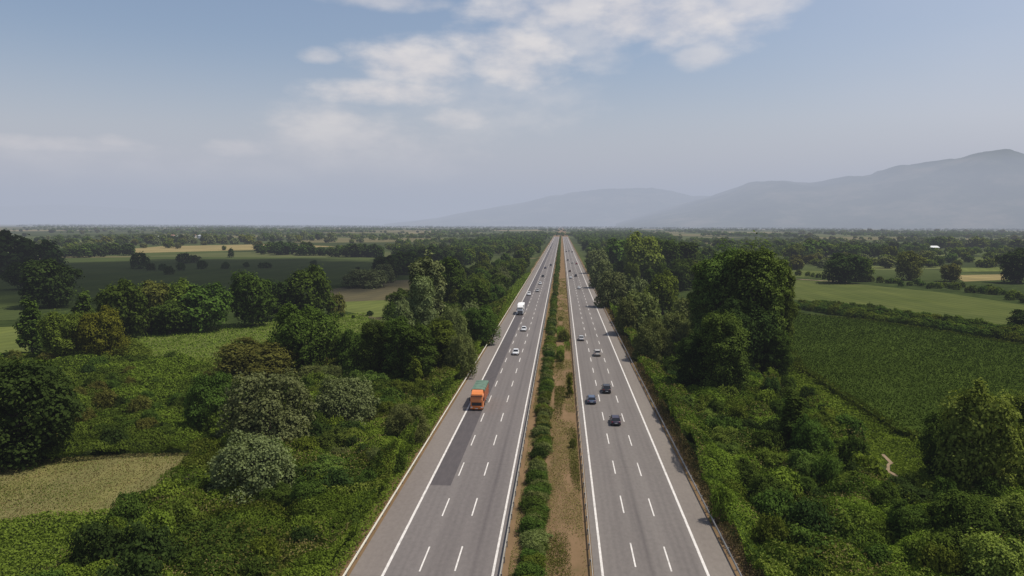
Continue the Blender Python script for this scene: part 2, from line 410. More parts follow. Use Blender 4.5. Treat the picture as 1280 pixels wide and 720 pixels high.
# ------------------------------------------------------------------ ground
m, nt, out = newmat('plain_land')
b = N(nt, 'ShaderNodeBsdfPrincipled', Roughness=1.0); b.inputs['Specular IOR Level'].default_value = 0.0
vec = wpos(nt, (1 / 260, 1 / 520, 0), 0.18)
vo = nt.nodes.new('ShaderNodeTexVoronoi'); vo.inputs['Scale'].default_value = 1.0; L(nt, vec, vo.inputs['Vector'])
sp = nt.nodes.new('ShaderNodeSeparateColor'); L(nt, vo.outputs['Color'], sp.inputs[0])
patch = ramp(nt, sp.outputs[0], [(0, (0.045, 0.058, 0.022)), (.22, (0.070, 0.088, 0.030)), (.42, (0.042, 0.056, 0.020)), (.55, (0.095, 0.105, 0.042)), (.7, (0.14, 0.125, 0.060)), (.8, (0.060, 0.076, 0.028)), (.92, (0.19, 0.16, 0.09))], 'CONSTANT')
patch = mixc(nt, noise(nt, wpos(nt, (1 / 40, 1 / 90, 0)), 1, 4), patch, mixc(nt, 1.0, patch, (0.6, 0.62, 0.6), 'MULTIPLY'))
near = ramp(nt, noise(nt, wpos(nt, (.2, .2, .2)), 1, 5), [(.3, (0.018, 0.028, 0.009)), (.7, (0.045, 0.062, 0.018))])
g = nt.nodes.new('ShaderNodeNewGeometry'); ln = nt.nodes.new('ShaderNodeVectorMath'); ln.operation = 'LENGTH'; L(nt, g.outputs['Position'], ln.inputs[0])
land = mixc(nt, mapr(nt, ln.outputs['Value'], 520, 760), near, patch)
sx = nt.nodes.new('ShaderNodeSeparateXYZ'); L(nt, g.outputs['Position'], sx.inputs[0])
# dry soil and thin grass close to the carriageways
soil = ramp(nt, noise(nt, wpos(nt, (.35, .16, .3)), 1, 6, .65), [(.25, (0.105, 0.088, 0.038)), (.42, (0.155, 0.104, 0.056)), (.6, (0.190, 0.124, 0.070)), (.8, (0.140, 0.108, 0.052))])
wob = math_(nt, 'MULTIPLY_ADD', noise(nt, wpos(nt, (.15, .07, 0)), 1, 3), 3.5, -1.75)
xw = math_(nt, 'ADD', sx.outputs[0], wob)
msk = math_(nt, 'MULTIPLY', mapr(nt, xw, -24.2, -22.8), mapr(nt, xw, 19.2, 20.6, 1.0, 0.0))
land = mixc(nt, msk, land, soil)
L(nt, land, b.inputs['Base Color']); L(nt, b.outputs[0], out.inputs[0])
xs = np.unique(np.concatenate([np.array([-40000, -15000, -6000, -2500, -1200, -600, -300, -150, -80, -50]), np.linspace(-34, -24, 9), np.array([-20, -8, 0, 8, 19]), np.linspace(20, 29, 9), np.array([50, 80, 150, 300, 600, 1200, 2500, 6000, 15000, 40000])]))
ys = np.array([-3000, -500, 0, 60, 150, 300, 600, 1200, 2400, 4800, 9000, 16000, 40000])
X, Y = np.meshgrid(xs, ys); Vv = np.stack([X, Y, ground_z(X)], -1).reshape(-1, 3); nx = len(xs)
Qq = np.array([[j * nx + i, j * nx + i + 1, (j + 1) * nx + i + 1, (j + 1) * nx + i] for j in range(len(ys) - 1) for i in range(nx - 1)])
gm = quads_mesh('ground', Vv, Qq, smooth=True); gm.materials.append(m); kind(link('ground', gm), 'structure')

# ------------------------------------------------------------------ carriageways
YE, Y0 = 2180.0, -60.0
LX = (-18.0, -14.4, -10.75, -6.75)       # lane lines, oncoming carriageway
RX = (4.55, 8.1, 11.75, 15.4)
def asphalt(name, base, lanes, shoulder_in, tone):
    m, nt, out = newmat(name)
    b = N(nt, 'ShaderNodeBsdfPrincipled', Roughness=0.85); b.inputs['Specular IOR Level'].default_value = 0.3
    g = nt.nodes.new('ShaderNodeNewGeometry'); sx = nt.nodes.new('ShaderNodeSeparateXYZ'); L(nt, g.outputs['Position'], sx.inputs[0])
    fine = noise(nt, wpos(nt, (2.2, 1.1, 1)), 1, 5, .7); big = noise(nt, wpos(nt, (.25, .018, 1)), 1, 4, .6)
    col = ramp(nt, fine, [(.25, tuple(x * .84 for x in base)), (.75, tuple(x * 1.13 for x in base))])
    col = mixc(nt, math_(nt, 'MULTIPLY', mapr(nt, big, .35, .68), 0.6), col, mixc(nt, 1.0, col, (.80, .79, .80), 'MULTIPLY'))
    wobx = math_(nt, 'MULTIPLY_ADD', noise(nt, wpos(nt, (0, .02, 1)), 1, 2), .5, -.25)
    xw = math_(nt, 'ADD', sx.outputs[0], wobx)
    tr = None
    for i in range(3):                                  # darker wheel tracks and oil line of each lane
        c = (lanes[i] + lanes[i + 1]) / 2
        for o_, wd, k in ((-.85, .42, .6), (.85, .42, .6), (0, .3, .7)):
            v = math_(nt, 'MULTIPLY', math_(nt, 'SUBTRACT', 1.0, math_(nt, 'MULTIPLY', math_(nt, 'ABSOLUTE', math_(nt, 'SUBTRACT', xw, c + o_)), 1 / (wd * 1.6)), clamp=True), k)
            tr = v if tr is None else math_(nt, 'MAXIMUM', tr, v)
    seam = math_(nt, 'SUBTRACT', 1.0, math_(nt, 'MULTIPLY', math_(nt, 'ABSOLUTE', math_(nt, 'SUBTRACT', xw, tone)), 1.8), clamp=True)
    tr = math_(nt, 'MAXIMUM', math_(nt, 'MULTIPLY', tr, .75), math_(nt, 'MULTIPLY', seam, 1.0))
    tr = math_(nt, 'MULTIPLY', tr, mapr(nt, noise(nt, wpos(nt, (.5, .03, 1)), 1, 3), .25, .7, .35, 1.0))
    col = mixc(nt, tr, col, mixc(nt, 1.0, col, (.66, .65, .67), 'MULTIPLY'))
    sh = mapr(nt, sx.outputs[0], *shoulder_in)           # paler, dustier hard shoulder
    col = mixc(nt, sh, mixc(nt, 1.0, col, (1.14, 1.11, 1.05), 'MULTIPLY'), col)
    # lateral construction joints
    yj = math_(nt, 'FRACT', math_(nt, 'MULTIPLY', sx.outputs[1], 1 / 37.0)); jt = math_(nt, 'LESS_THAN', yj, .006)
    col = mixc(nt, math_(nt, 'MULTIPLY', jt, .25), col, mixc(nt, 1.0, col, (.6, .6, .6), 'MULTIPLY'))
    L(nt, col, b.inputs['Base Color']); L(nt, b.outputs[0], out.inputs[0]); return m
AL = asphalt('worn_asphalt_oncoming', (0.156, 0.138, 0.128), LX, (-18.3, -17.9), -8.9)
AR = asphalt('worn_asphalt_outbound', (0.160, 0.142, 0.128), RX, (15.75, 15.3), 9.75)
def strip(name, x0, x1, y0, y1, z, mat, k='structure'): return poly_sheet(name, [(x0, y0), (x1, y0), (x1, y1), (x0, y1)], z, mat, k)
strip('road', -21.4, -5.85, Y0, YE, 0.012, AL); strip('road', 3.65, 18.25, Y0, YE, 0.012, AR)
m, nt, out = newmat('fresh_asphalt'); b = N(nt, 'ShaderNodeBsdfPrincipled', Roughness=0.8)
col = ramp(nt, noise(nt, wpos(nt, (1.6, .35, 1)), 1, 5, .65), [(.3, (0.054, 0.046, 0.046)), (.7, (0.080, 0.067, 0.066))])
L(nt, col, b.inputs['Base Color']); L(nt, b.outputs[0], out.inputs[0])
strip('road_patch', -17.82, -14.95, at(560, 607, 0).y, 1500, 0.016, m)

m, nt, out = newmat('road_paint'); b = N(nt, 'ShaderNodeBsdfPrincipled', Roughness=0.7)
col = ramp(nt, noise(nt, wpos(nt, (3.0, .9, 1)), 1, 6, .75), [(.26, (0.20, 0.18, 0.165)), (.42, (0.52, 0.49, 0.45)), (.7, (0.74, 0.70, 0.65))])
L(nt, col, b.inputs['Base Color']); L(nt, b.outputs[0], out.inputs[0]); PAINT = m
bm = bmesh.new()
def rect(x0, x1, y0, y1, z=0.021): bm.faces.new([bm.verts.new(p) for p in ((x0, y0, z), (x1, y0, z), (x1, y1, z), (x0, y1, z))])
for x, w in ((LX[0], .30), (LX[3], .26), (RX[0], .26), (RX[3], .30)): rect(x - w / 2, x + w / 2, Y0, YE)
ya = at(528, 714.6, 0).y; yb = at(843, 714.6, 0).y
yl2 = at(571, 714.0, 0).y; yr2 = at(797, 709.0, 0).y
PER = (at(546, 645, 0).y - ya)
PER = PER if 11 < PER < 19 else 14.9
for x, ys_ in ((LX[1], ya), (LX[2], yl2), (RX[1], yr2), (RX[2], yb)):
    k = -8
    while ys_ + k * PER < YE - 10:
        rect(x - .085, x + .085, ys_ + k * PER, ys_ + k * PER + PER * .405); k += 1
me = bpy.data.meshes.new('road_markings'); bm.to_mesh(me); bm.free(); kind(link('road_markings', me, PAINT), 'structure')

# ------------------------------------------------------------------ guard rails
STEEL = simple('weathered_galvanised_steel', (0.36, 0.34, 0.30), 0.55, 0.25, .25, .7)
STEELW = simple('pale_dusty_steel', (0.56, 0.53, 0.44), 0.6, 0.1, .18, .5)
POST = simple('post_steel', (0.27, 0.26, 0.24), 0.6, 0.3, .2, 2)
pm = bmesh.new(); bbox(pm, -.05, .05, -.06, .06, -.5, .74); bbox(pm, .052, .12, -.08, .08, .48, .70)
postme = bpy.data.meshes.new('post'); pm.to_mesh(postme); pm.free(); postme.materials.append(POST)
def guardrail(x, side, label, mat):
    t = thing('guardrail', label, 'guardrail', (x, 0, 0)); bm = bmesh.new()
    prof = [(.125, .42), (.19, .47), (.19, .53), (.135, .56), (.135, .60), (.19, .63), (.19, .69), (.125, .75), (.118, .745), (.118, .425)]
    cols = []
    for y in (-60, 40, 200, 700, YE): cols.append([bm.verts.new((px_ * side, y, pz)) for px_, pz in prof])
    for a, b in zip(cols, cols[1:]):
        for i in range(len(prof)): bm.faces.new((a[i], a[(i + 1) % len(prof)], b[(i + 1) % len(prof)], b[i]))
    bm.faces.new(cols[0]); bm.faces.new(cols[-1]); bm_obj('rail', bm, mat, t)
    y = 62.0; P = []
    for k in range(100):
        o = link('post', postme, None, t, (0, y, 0)); o.scale = (side, 1, 1); y += 4.0
    bm = bmesh.new()
    while y < 1300: bbox(bm, -.05, .05, y - .06, y + .06, -.5, .74); y += 4.0
    kind(bm_obj('far_post', bm, POST, t), 'stuff')
guardrail(-21.75, 1, 'long pale guardrail along the outer edge of the oncoming carriageway, next to the hard shoulder', STEELW)
guardrail(-5.75, -1, 'steel guardrail between the oncoming carriageway and the green median hedge', STEELW)
guardrail(3.30, 1, 'dark steel guardrail between the brown median soil and the outbound carriageway', STEEL)
guardrail(18.60, -1, 'brownish steel guardrail at the outer edge of the outbound carriageway below the bushes', STEEL)

TRK = [np.array([at(x, y).xy for x, y in q]) for q in ([(940, 460), (955, 470), (970, 478), (985, 488), (1000, 500), (1012, 512)], [(1104, 568), (1112, 578), (1110, 588), (1122, 596), (1140, 604)])]
def track_dist(X, Y):
    dm = np.full(len(X), 1e9)
    for q in TRK:
        for a, b in zip(q, q[1:]):
            ab = b - a; t = np.clip(((X - a[0]) * ab[0] + (Y - a[1]) * ab[1]) / (ab @ ab), 0, 1)
            dm = np.minimum(dm, np.hypot(X - a[0] - t * ab[0], Y - a[1] - t * ab[1]))
    return dm
# ------------------------------------------------------------------ stuff carpets of leaves
def carpet(name, poly, hfun, mat, cover=1.0, smin=.34, sk=.0026, upright=.25, zoff=0.0, tintf=None, cap=260000, pf=None):
    P = np.array(poly); x0, y0 = P.min(0); x1, y1 = P.max(0)
    n = int(cap * 5); X = rng.uniform(x0, x1, n); Y = rng.uniform(y0, y1, n)
    ok = inside(poly, X, Y); X, Y = X[ok], Y[ok]; area = (x1 - x0) * (y1 - y0); dens0 = n / area
    dist = np.hypot(X, Y); s = np.maximum(smin, dist * sk); want = cover / (0.32 * s * s)
    keep = rng.random(len(X)) < np.minimum(1, want / dens0); X, Y, s = X[keep], Y[keep], s[keep]
    s = s * np.sqrt(np.maximum(1.0, (cover / (0.32 * s * s)) / dens0))
    if pf is not None:
        kp = rng.random(len(X)) < pf(X, Y); X, Y, s = X[kp], Y[kp], s[kp]
    if len(X) > cap: X, Y, s = X[:cap], Y[:cap], s[:cap]
    td = track_dist(X, Y); kp = td > (0.4 if name == 'grass' else 6.0); X, Y, s = X[kp], Y[kp], s[kp]
    h = hfun(X, Y); e = .5
    hx = (hfun(X + e, Y) - h) / e; hy = (hfun(X, Y + e) - h) / e
    Nn = np.stack([-hx, -hy, np.ones_like(h)], -1); Nn /= np.linalg.norm(Nn, axis=1, keepdims=True)
    rv = rng.normal(size=Nn.shape) * .45
    up_ = rng.random(len(X)) < upright; rv[up_, 2] *= .2; Nn[up_, 2] *= .25
    Nn = Nn + rv; Nn /= np.linalg.norm(Nn, axis=1, keepdims=True)
    Z = ground_z(X) + h - rng.random(len(X)) ** 2 * np.minimum(h, 1.0) * .6 + zoff
    V, Q = leaf_quads(np.stack([X, Y, Z], -1), Nn, s * rng.uniform(.6, 1.4, len(X)))
    tnt = .30 + .30 * rng.random(len(X)) + (.3 * (vn(X / 3.1, Y / 3.1) - .3) if tintf is None else tintf(X, Y))
    me = quads_mesh(name, V, Q, np.clip(tnt, 0, 1)); return kind(link(name, me, LM[mat]), 'stuff')
def h_vine(X, Y): return .2 + 3.6 * mounds(X, Y, 6.5)[0] * (.45 + .8 * vn(X / 19 + 9, Y / 19)) + 1.5 * mounds(X + 50, Y, 2.3)[0] + .35 * vn(X / .9, Y / .9)
def h_scrub(X, Y): return .3 + 1.9 * mounds(X + 17, Y, 4.2)[0] + .8 * mounds(X, Y + 31, 1.9)[0] + .3 * vn(X / .9, Y / .9)
def vine_tint(X, Y):
    return .55 * (mounds(X, Y, 6.5)[1] - .5) + .42 * (mounds(X + 50, Y, 2.3)[1] - .5) + .5 * (vn(X / 14 + 5, Y / 14) - .5)
def h_low(X, Y): return .12 + .5 * vn(X / 2.7, Y / 2.7)
def h_maize(X, Y): return 1.5 + .35 * vn(X / 6, Y / 6) + .25 * rng.random(len(X))

UL = wpoly([(420, 800), (436, 722), (470, 672), (520, 600), (565, 525), (604, 455), (640, 380), (600, 372), (520, 400), (470, 432), (420, 440), (330, 462), (290, 480), (262, 560), (245, 578), (215, 612), (150, 645), (135, 690), (60, 722), (40, 800)])
UL_DARK = wpoly([(-60, 456), (60, 452), (230, 455), (290, 478), (262, 560), (250, 570), (200, 571), (150, 573), (90, 579), (0, 588), (-80, 594)])
UL_BR = wpoly([(150, 449), (335, 450), (345, 462), (290, 476), (235, 452), (150, 456)])
UR = wpoly([(960, 800), (925, 718), (885, 640), (840, 555), (792, 455), (752, 372), (775, 362), (830, 420), (940, 462), (985, 488), (1060, 545), (1118, 590), (1180, 612), (1300, 610), (1420, 680), (1420, 800)])
def shrink_x(poly): return [(min(x, -22.9) if x < 0 else max(x, 19.7), y) for x, y in poly]
UL, UR = shrink_x(UL), shrink_x(UR)
patchy = lambda X, Y: .5 * (vn(X / 11 + 5, Y / 11) - .45)
carpet('undergrowth', UL, h_vine, 'bright', 1.6, .22, .0021, tintf=vine_tint, cap=420000)
carpet('undergrowth', UL_DARK, h_scrub, 'mid', 1.5, .27, .0022, tintf=lambda X, Y: .5 * (mounds(X + 17, Y, 4.2)[1] - .5) - .12, cap=190000)
carpet('undergrowth', UL_BR, lambda X, Y: .2 + .8 * mounds(X, Y, 3.0)[0] + .3 * vn(X, Y), 'fresh', 1.2, .3, .0024, cap=50000)
carpet('undergrowth', UR, h_vine, 'bright', 1.6, .22, .0021, tintf=vine_tint, cap=420000)
mixp = lambda a, b, c: (lambda X, Y: np.clip((vn(X / a + b, Y / a + c) - .58) * 7, 0, 1))
for P_ in (UL, UR):
    carpet('undergrowth', P_, lambda X, Y: h_vine(X, Y) + .35, 'mid', .9, .2, .002, .5, cap=120000, pf=mixp(9, 2, 8))
    carpet('undergrowth', P_, lambda X, Y: h_vine(X, Y) + .3, 'olive', .5, .18, .002, .5, cap=60000, pf=lambda X, Y: np.clip((vn(X / 10 + 12, Y / 10 + 77) - .72) * 7, 0, 1))
    carpet('undergrowth', P_, lambda X, Y: h_vine(X, Y) + .25, 'fresh', .9, .26, .0022, .2, cap=120000, pf=mixp(12, 30, 4))
    carpet('undergrowth', P_, lambda X, Y: h_vine(X, Y) + .45, 'dark', 1.1, .24, .0022, .3, cap=120000, pf=mixp(7, 60, 17))
    carpet('grass', P_, lambda X, Y: h_vine(X, Y) + .5, 'dry', .10, .15, .0015, .8, cap=30000, pf=mixp(6, 90, 41))
carpet('undergrowth', UL_DARK, lambda X, Y: h_scrub(X, Y) + .3, 'dark', .8, .2, .002, .5, cap=60000, pf=mixp(8, 2, 8))
carpet('undergrowth', UL_DARK, lambda X, Y: h_scrub(X, Y) + .3, 'bright', .8, .24, .002, .3, cap=60000, pf=mixp(9, 20, 8))
carpet('undergrowth', wpoly([(20, 446), (60, 440), (160, 421), (190, 440), (190, 460), (60, 460), (0, 458)]), lambda X, Y: .3 + .9 * mounds(X, Y, 3.4)[0], 'mid', 1.3, .34, .0024, cap=40000)
# verge grass on the banks
carpet('grass', [(-22.2, 40), (-22.2, 560), (-29.5, 560), (-29.5, 40)], h_low, 'grass', .8, .24, .0021, .5, cap=90000)
carpet('grass', [(19.0, 60), (19.0, 500), (21.2, 500), (21.2, 60)], h_low, 'dry', .6, .18, .0018, .6, cap=40000)
carpet('grass', wpoly([(-120, 662), (0, 655), (60, 649), (150, 640), (190, 652), (150, 690), (60, 724), (40, 800), (-260, 800)]), lambda X, Y: .5 + .7 * vn(X / 2.4, Y / 2.4), 'grass', 1.3, .32, .0026, .55, cap=70000)
# median: scattered tufts over the soil
carpet('grass', [(-5.2, 40), (2.9, 40), (2.9, 500), (-5.2, 500)], lambda X, Y: .06 + .18 * vn(X / 1.5, Y / 1.5) ** 2, 'dry', .40, .12, .0012, .5, cap=100000, pf=lambda X, Y: np.clip((vn(X / 1.9, Y / 7) - .3) * 3, 0, 1), tintf=lambda X, Y: .3 * vn(X / 4, Y / 9) - .1)
carpet('grass', [(-1.2, 60), (2.9, 60), (2.9, 300), (-1.2, 300)], lambda X, Y: .04 + .14 * vn(X, Y), 'olive', .8, .13, .0013, .5, cap=60000, pf=lambda X, Y: np.clip((vn(X / 2.6 + 3, Y / 16) - .52) * 5, 0, 1))
carpet('grass', [(-1.2, 205), (2.6, 205), (2.6, 265), (-1.2, 265)], lambda X, Y: .08 + .25 * vn(X, Y), 'grass', .8, .2, .0013, .5, cap=20000, pf=lambda X, Y: np.clip((vn(X / 2 + 3, Y / 12) - .3) * 4, 0, 1))

# ------------------------------------------------------------------ fields
def field_mat(name, c0, c1, rot, period, depth=.35, blotch=30.0, c2=None):
    c0 = tuple(x * 1.0 for x in c0); c1 = tuple(x * 1.05 for x in c1)
    m, nt, out = newmat(name); b = N(nt, 'ShaderNodeBsdfPrincipled', Roughness=1.0); b.inputs['Specular IOR Level'].default_value = 0.0
    col = ramp(nt, noise(nt, wpos(nt, (1 / blotch, 1 / blotch, 0)), 1, 5, .6), [(.3, c0), (.7, c1)])
    wv = nt.nodes.new('ShaderNodeTexWave'); wv.inputs['Scale'].default_value = 1.0; wv.inputs['Distortion'].default_value = 1.2; wv.inputs['Detail'].default_value = 3
    L(nt, wpos(nt, (.314 / period * 6.28 / 6.28, .02, 0), rot), wv.inputs['Vector'])
    col = mixc(nt, math_(nt, 'MULTIPLY', wv.outputs['Fac'], depth), col, mixc(nt, 1.0, col, (.55, .58, .55), 'MULTIPLY'))
    band = noise(nt, wpos(nt, (1 / 9, 1 / 160, 0), rot), 1, 3)
    col = mixc(nt, mapr(nt, band, .4, .7, 0, .6), col, mixc(nt, 1.0, col, (1.3, 1.25, 1.1), 'MULTIPLY') if c2 is None else c2)
    col = mixc(nt, math_(nt, 'MULTIPLY', noise(nt, wpos(nt, (1.4, 1.4, 0)), 1, 4), .5), col, mixc(nt, 1.0, col, (.5, .5, .5), 'MULTIPLY'))
    L(nt, col, b.inputs['Base Color']); L(nt, b.outputs[0], out.inputs[0]); return m
FIELDS = []
def field(px, m, dz, name='field'):
    p = wpoly(px); FIELDS.append(p); poly_sheet(name, p, GZ + dz, m); return p
stub = field_mat('stubble', (0.130, 0.132, 0.046), (0.185, 0.165, 0.068), 1.9, .45, .16, 9)
gmid = field_mat('green_crop', (0.098, 0.120, 0.034), (0.128, 0.148, 0.044), 1.3, 2.0, .3, 30)
gshade = field_mat('shade_darkened_crop', (0.050, 0.068, 0.022), (0.064, 0.082, 0.028), 1.2, 3.0, .25, 60)  # crop colour lowered to deepen the cloud shadow lying on it
brown = field_mat('brown_fallow', (0.085, 0.075, 0.045), (0.105, 0.092, 0.052), 1.2, 3.0, .25, 40)
tan_ = field_mat('ripe_strip', (0.20, 0.165, 0.075), (0.26, 0.21, 0.10), 1.4, 4, .2, 60)
maize = field_mat('maize_field', (0.042, 0.066, 0.012), (0.058, 0.086, 0.016), -.75, 1.6, .3, 25)
meadow = field_mat('meadow', (0.070, 0.090, 0.026), (0.098, 0.114, 0.036), -.7, 5.0, .4, 35)
lime = field_mat('light_crop', (0.085, 0.105, 0.036), (0.125, 0.135, 0.05), 1.4, 4.0, .25, 50)
F1 = field([(-150, 590), (0, 580), (60, 574), (150, 567), (250, 566), (256, 572), (240, 588), (215, 612), (150, 642), (60, 651), (0, 658), (-180, 670)], stub, .03)
F3 = field([(165, 424), (240, 410), (330, 402), (400, 395), (458, 392), (470, 412), (440, 432), (330, 446), (250, 450), (180, 446)], gmid, .03)
F4 = field([(60, 323), (200, 321), (470, 322), (480, 333), (470, 346), (420, 356), (300, 362), (60, 376), (20, 345)], gshade, .04)
F6 = field([(400, 364), (470, 352), (520, 349), (520, 392), (470, 400), (420, 384)], brown, .04)
F6b = field([(415, 378), (510, 374), (510, 392), (470, 397), (425, 388)], gmid, .06)
F5 = field([(118, 315), (200, 308), (345, 305), (420, 308), (340, 312), (180, 316)], tan_, .08)
F5b = field([(60, 302), (110, 300), (110, 303), (60, 305)], lime, .1)
F5c = field([(490, 309), (560, 307), (600, 309), (530, 313)], lime, .1)
F7 = field([(-60, 340), (20, 340), (50, 372), (20, 400), (-80, 404)], gshade, .05)
F8 = field([(-80, 412), (28, 408), (36, 440), (-100, 446)], gmid, .05)
R1 = field([(985, 396), (1080, 405), (1180, 420), (1290, 440), (1400, 460), (1400, 560), (1240, 572), (1170, 562), (1120, 545), (1060, 505), (1000, 466), (985, 440)], maize, .03)
R3 = field([(985, 350), (1030, 350), (1080, 356), (1180, 366), (1300, 384), (1450, 404), (1450, 436), (1290, 412), (1180, 396), (1060, 380), (985, 374)], meadow, .04)
R4 = field([(975, 338), (1090, 340), (1090, 346), (975, 347)], meadow, .06)
R5 = field([(1190, 344), (1256, 343), (1258, 350), (1205, 352)], tan_, .07)
for q in (([(1090, 333), (1200, 332), (1200, 336), (1085, 338)], lime), ([(960, 325), (1060, 324), (1050, 330), (955, 331)], meadow), ([(1190, 335), (1270, 334), (1270, 339), (1190, 340)], gmid),
          ([(1000, 317), (1180, 316), (1190, 320), (990, 321)], lime), ([(1200, 322), (1290, 321), (1290, 327), (1190, 328)], meadow), ([(1070, 322), (1180, 322), (1180, 328), (1060, 328)], gmid)):
    field(q[0], q[1], .09)
# standing maize as crop plants with an uneven top
bm = bmesh.new(); tv = [bm.verts.new((p[0], p[1], GZ + 1.35)) for p in R1]; bv = [bm.verts.new((p[0], p[1], GZ - .1)) for p in R1]
bm.faces.new(tv)
for i in range(len(tv)): bm.faces.new((tv[i], tv[(i + 1) % len(tv)], bv[(i + 1) % len(tv)], bv[i]))
kind(bm_obj('maize_field', bm, maize), 'structure')
def edge_stalks(poly, per_m):
    P = []
    for i in range(len(poly)):
        a, b = np.array(poly[i]), np.array(poly[(i + 1) % len(poly)]); ln_ = np.hypot(*(b - a)); n = int(ln_ * per_m)
        if a[1] > 330 and b[1] > 330: continue
        t = rng.random(n)[:, None]; q = a + (b - a) * t + rng.normal(size=(n, 2)) * .7
        P.append(np.column_stack([q, GZ + rng.random(n) ** .7 * 2.1]))
    P = np.concatenate(P); Nn = rng.normal(size=P.shape); Nn[:, 2] *= .35; Nn /= np.linalg.norm(Nn, axis=1, keepdims=True)
    V, Q = leaf_quads(P, Nn, rng.uniform(.3, .75, len(P))); me = quads_mesh('maize_edge_foliage', V, Q, .15 + .5 * rng.random(len(P)) + .5 * (P[:, 2] > GZ + 1.5) * rng.random(len(P)))
    kind(link('maize_edge_foliage', me, LM['mid']), 'stuff')
edge_stalks(R1, 26)
carpet('grass', wpoly([(985, 436), (1000, 464), (1060, 503), (1120, 543), (1170, 560), (1240, 570), (1250, 600), (1180, 612), (1118, 592), (1060, 548), (985, 492), (930, 462)]), lambda X, Y: (.15 + .8 * mounds(X, Y, 2.4)[0] + .3 * vn(X, Y)) * np.clip((track_dist(X, Y) - .6) / 5, .06, 1), 'bright', 1.4, .28, .0022, .3, cap=60000, tintf=lambda X, Y: .5 * (vn(X / 5, Y / 5) - .4))
carpet('maize_crop_foliage', R1, h_maize, 'maize', .42, .34, .0018, .45, cap=260000, tintf=lambda X, Y: .35 * (vn((X * .73 + Y * .68) / 4, (X - Y) / 60) - .5) + .25 * (vn(X / 18, Y / 18) - .5))
carpet('stubble_grass', F1, lambda X, Y: .05 + .2 * vn(X / 1.3, Y / 1.3), 'mid', .16, .14, .0014, .7, cap=90000, pf=lambda X, Y: .1 + .9 * vn(X / 9, Y / 9))
carpet('stubble_grass', F1, lambda X, Y: .04 + .10 * vn(X / 1.3, Y / 1.3), 'dry', .14, .14, .0014, .7, cap=90000)
carpet('crop_foliage', F3, lambda X, Y: .2 + .3 * vn(X / 4, Y / 4), 'grass', .25, .26, .0018, .6, cap=60000)
# bare dirt tracks
dirt = simple('bare_dirt', (0.21, 0.15, 0.085), .95, 0, .25, .5)
def track(px, w, z):
    p0 = [at(x, y, z) for x, y in px]; pts = []
    for a, b in zip(p0, p0[1:]):
        n_ = max(2, int((b - a).length / 1.5)); pts += [a.lerp(b, i / n_) + Vector((rnd.uniform(-.2, .2), rnd.uniform(-.2, .2), 0)) for i in range(n_)]
    pts.append(p0[-1]); bm = bmesh.new(); prev = None
    for i, p in enumerate(pts):
        t = (pts[min(i + 1, len(pts) - 1)] - pts[max(i - 1, 0)]).normalized(); n = Vector((-t.y, t.x, 0)) * w * rnd.uniform(.35, .65)
        cur = (bm.verts.new(p + n), bm.verts.new(p - n))
        if prev: bm.faces.new((prev[0], prev[1], cur[1], cur[0]))
        prev = cur
    kind(bm_obj('path', bm, dirt), 'structure')
track([(940, 460), (955, 470), (970, 478), (985, 488), (1000, 500), (1012, 512)], 1.3, GZ + .06)
track([(1104, 568), (1112, 578), (1110, 588), (1122, 596), (1140, 604)], .55, GZ + .06)
for q in TRK:
    for a in q: TAKEN_T.append((a[0], a[1] - 2, 4.5))
track([(950, 347), (1000, 349), (1030, 351), (1060, 352)], 3.0, GZ + .3)
track([(215, 611), (235, 596), (250, 580), (256, 570)], 1.5, GZ + .1)

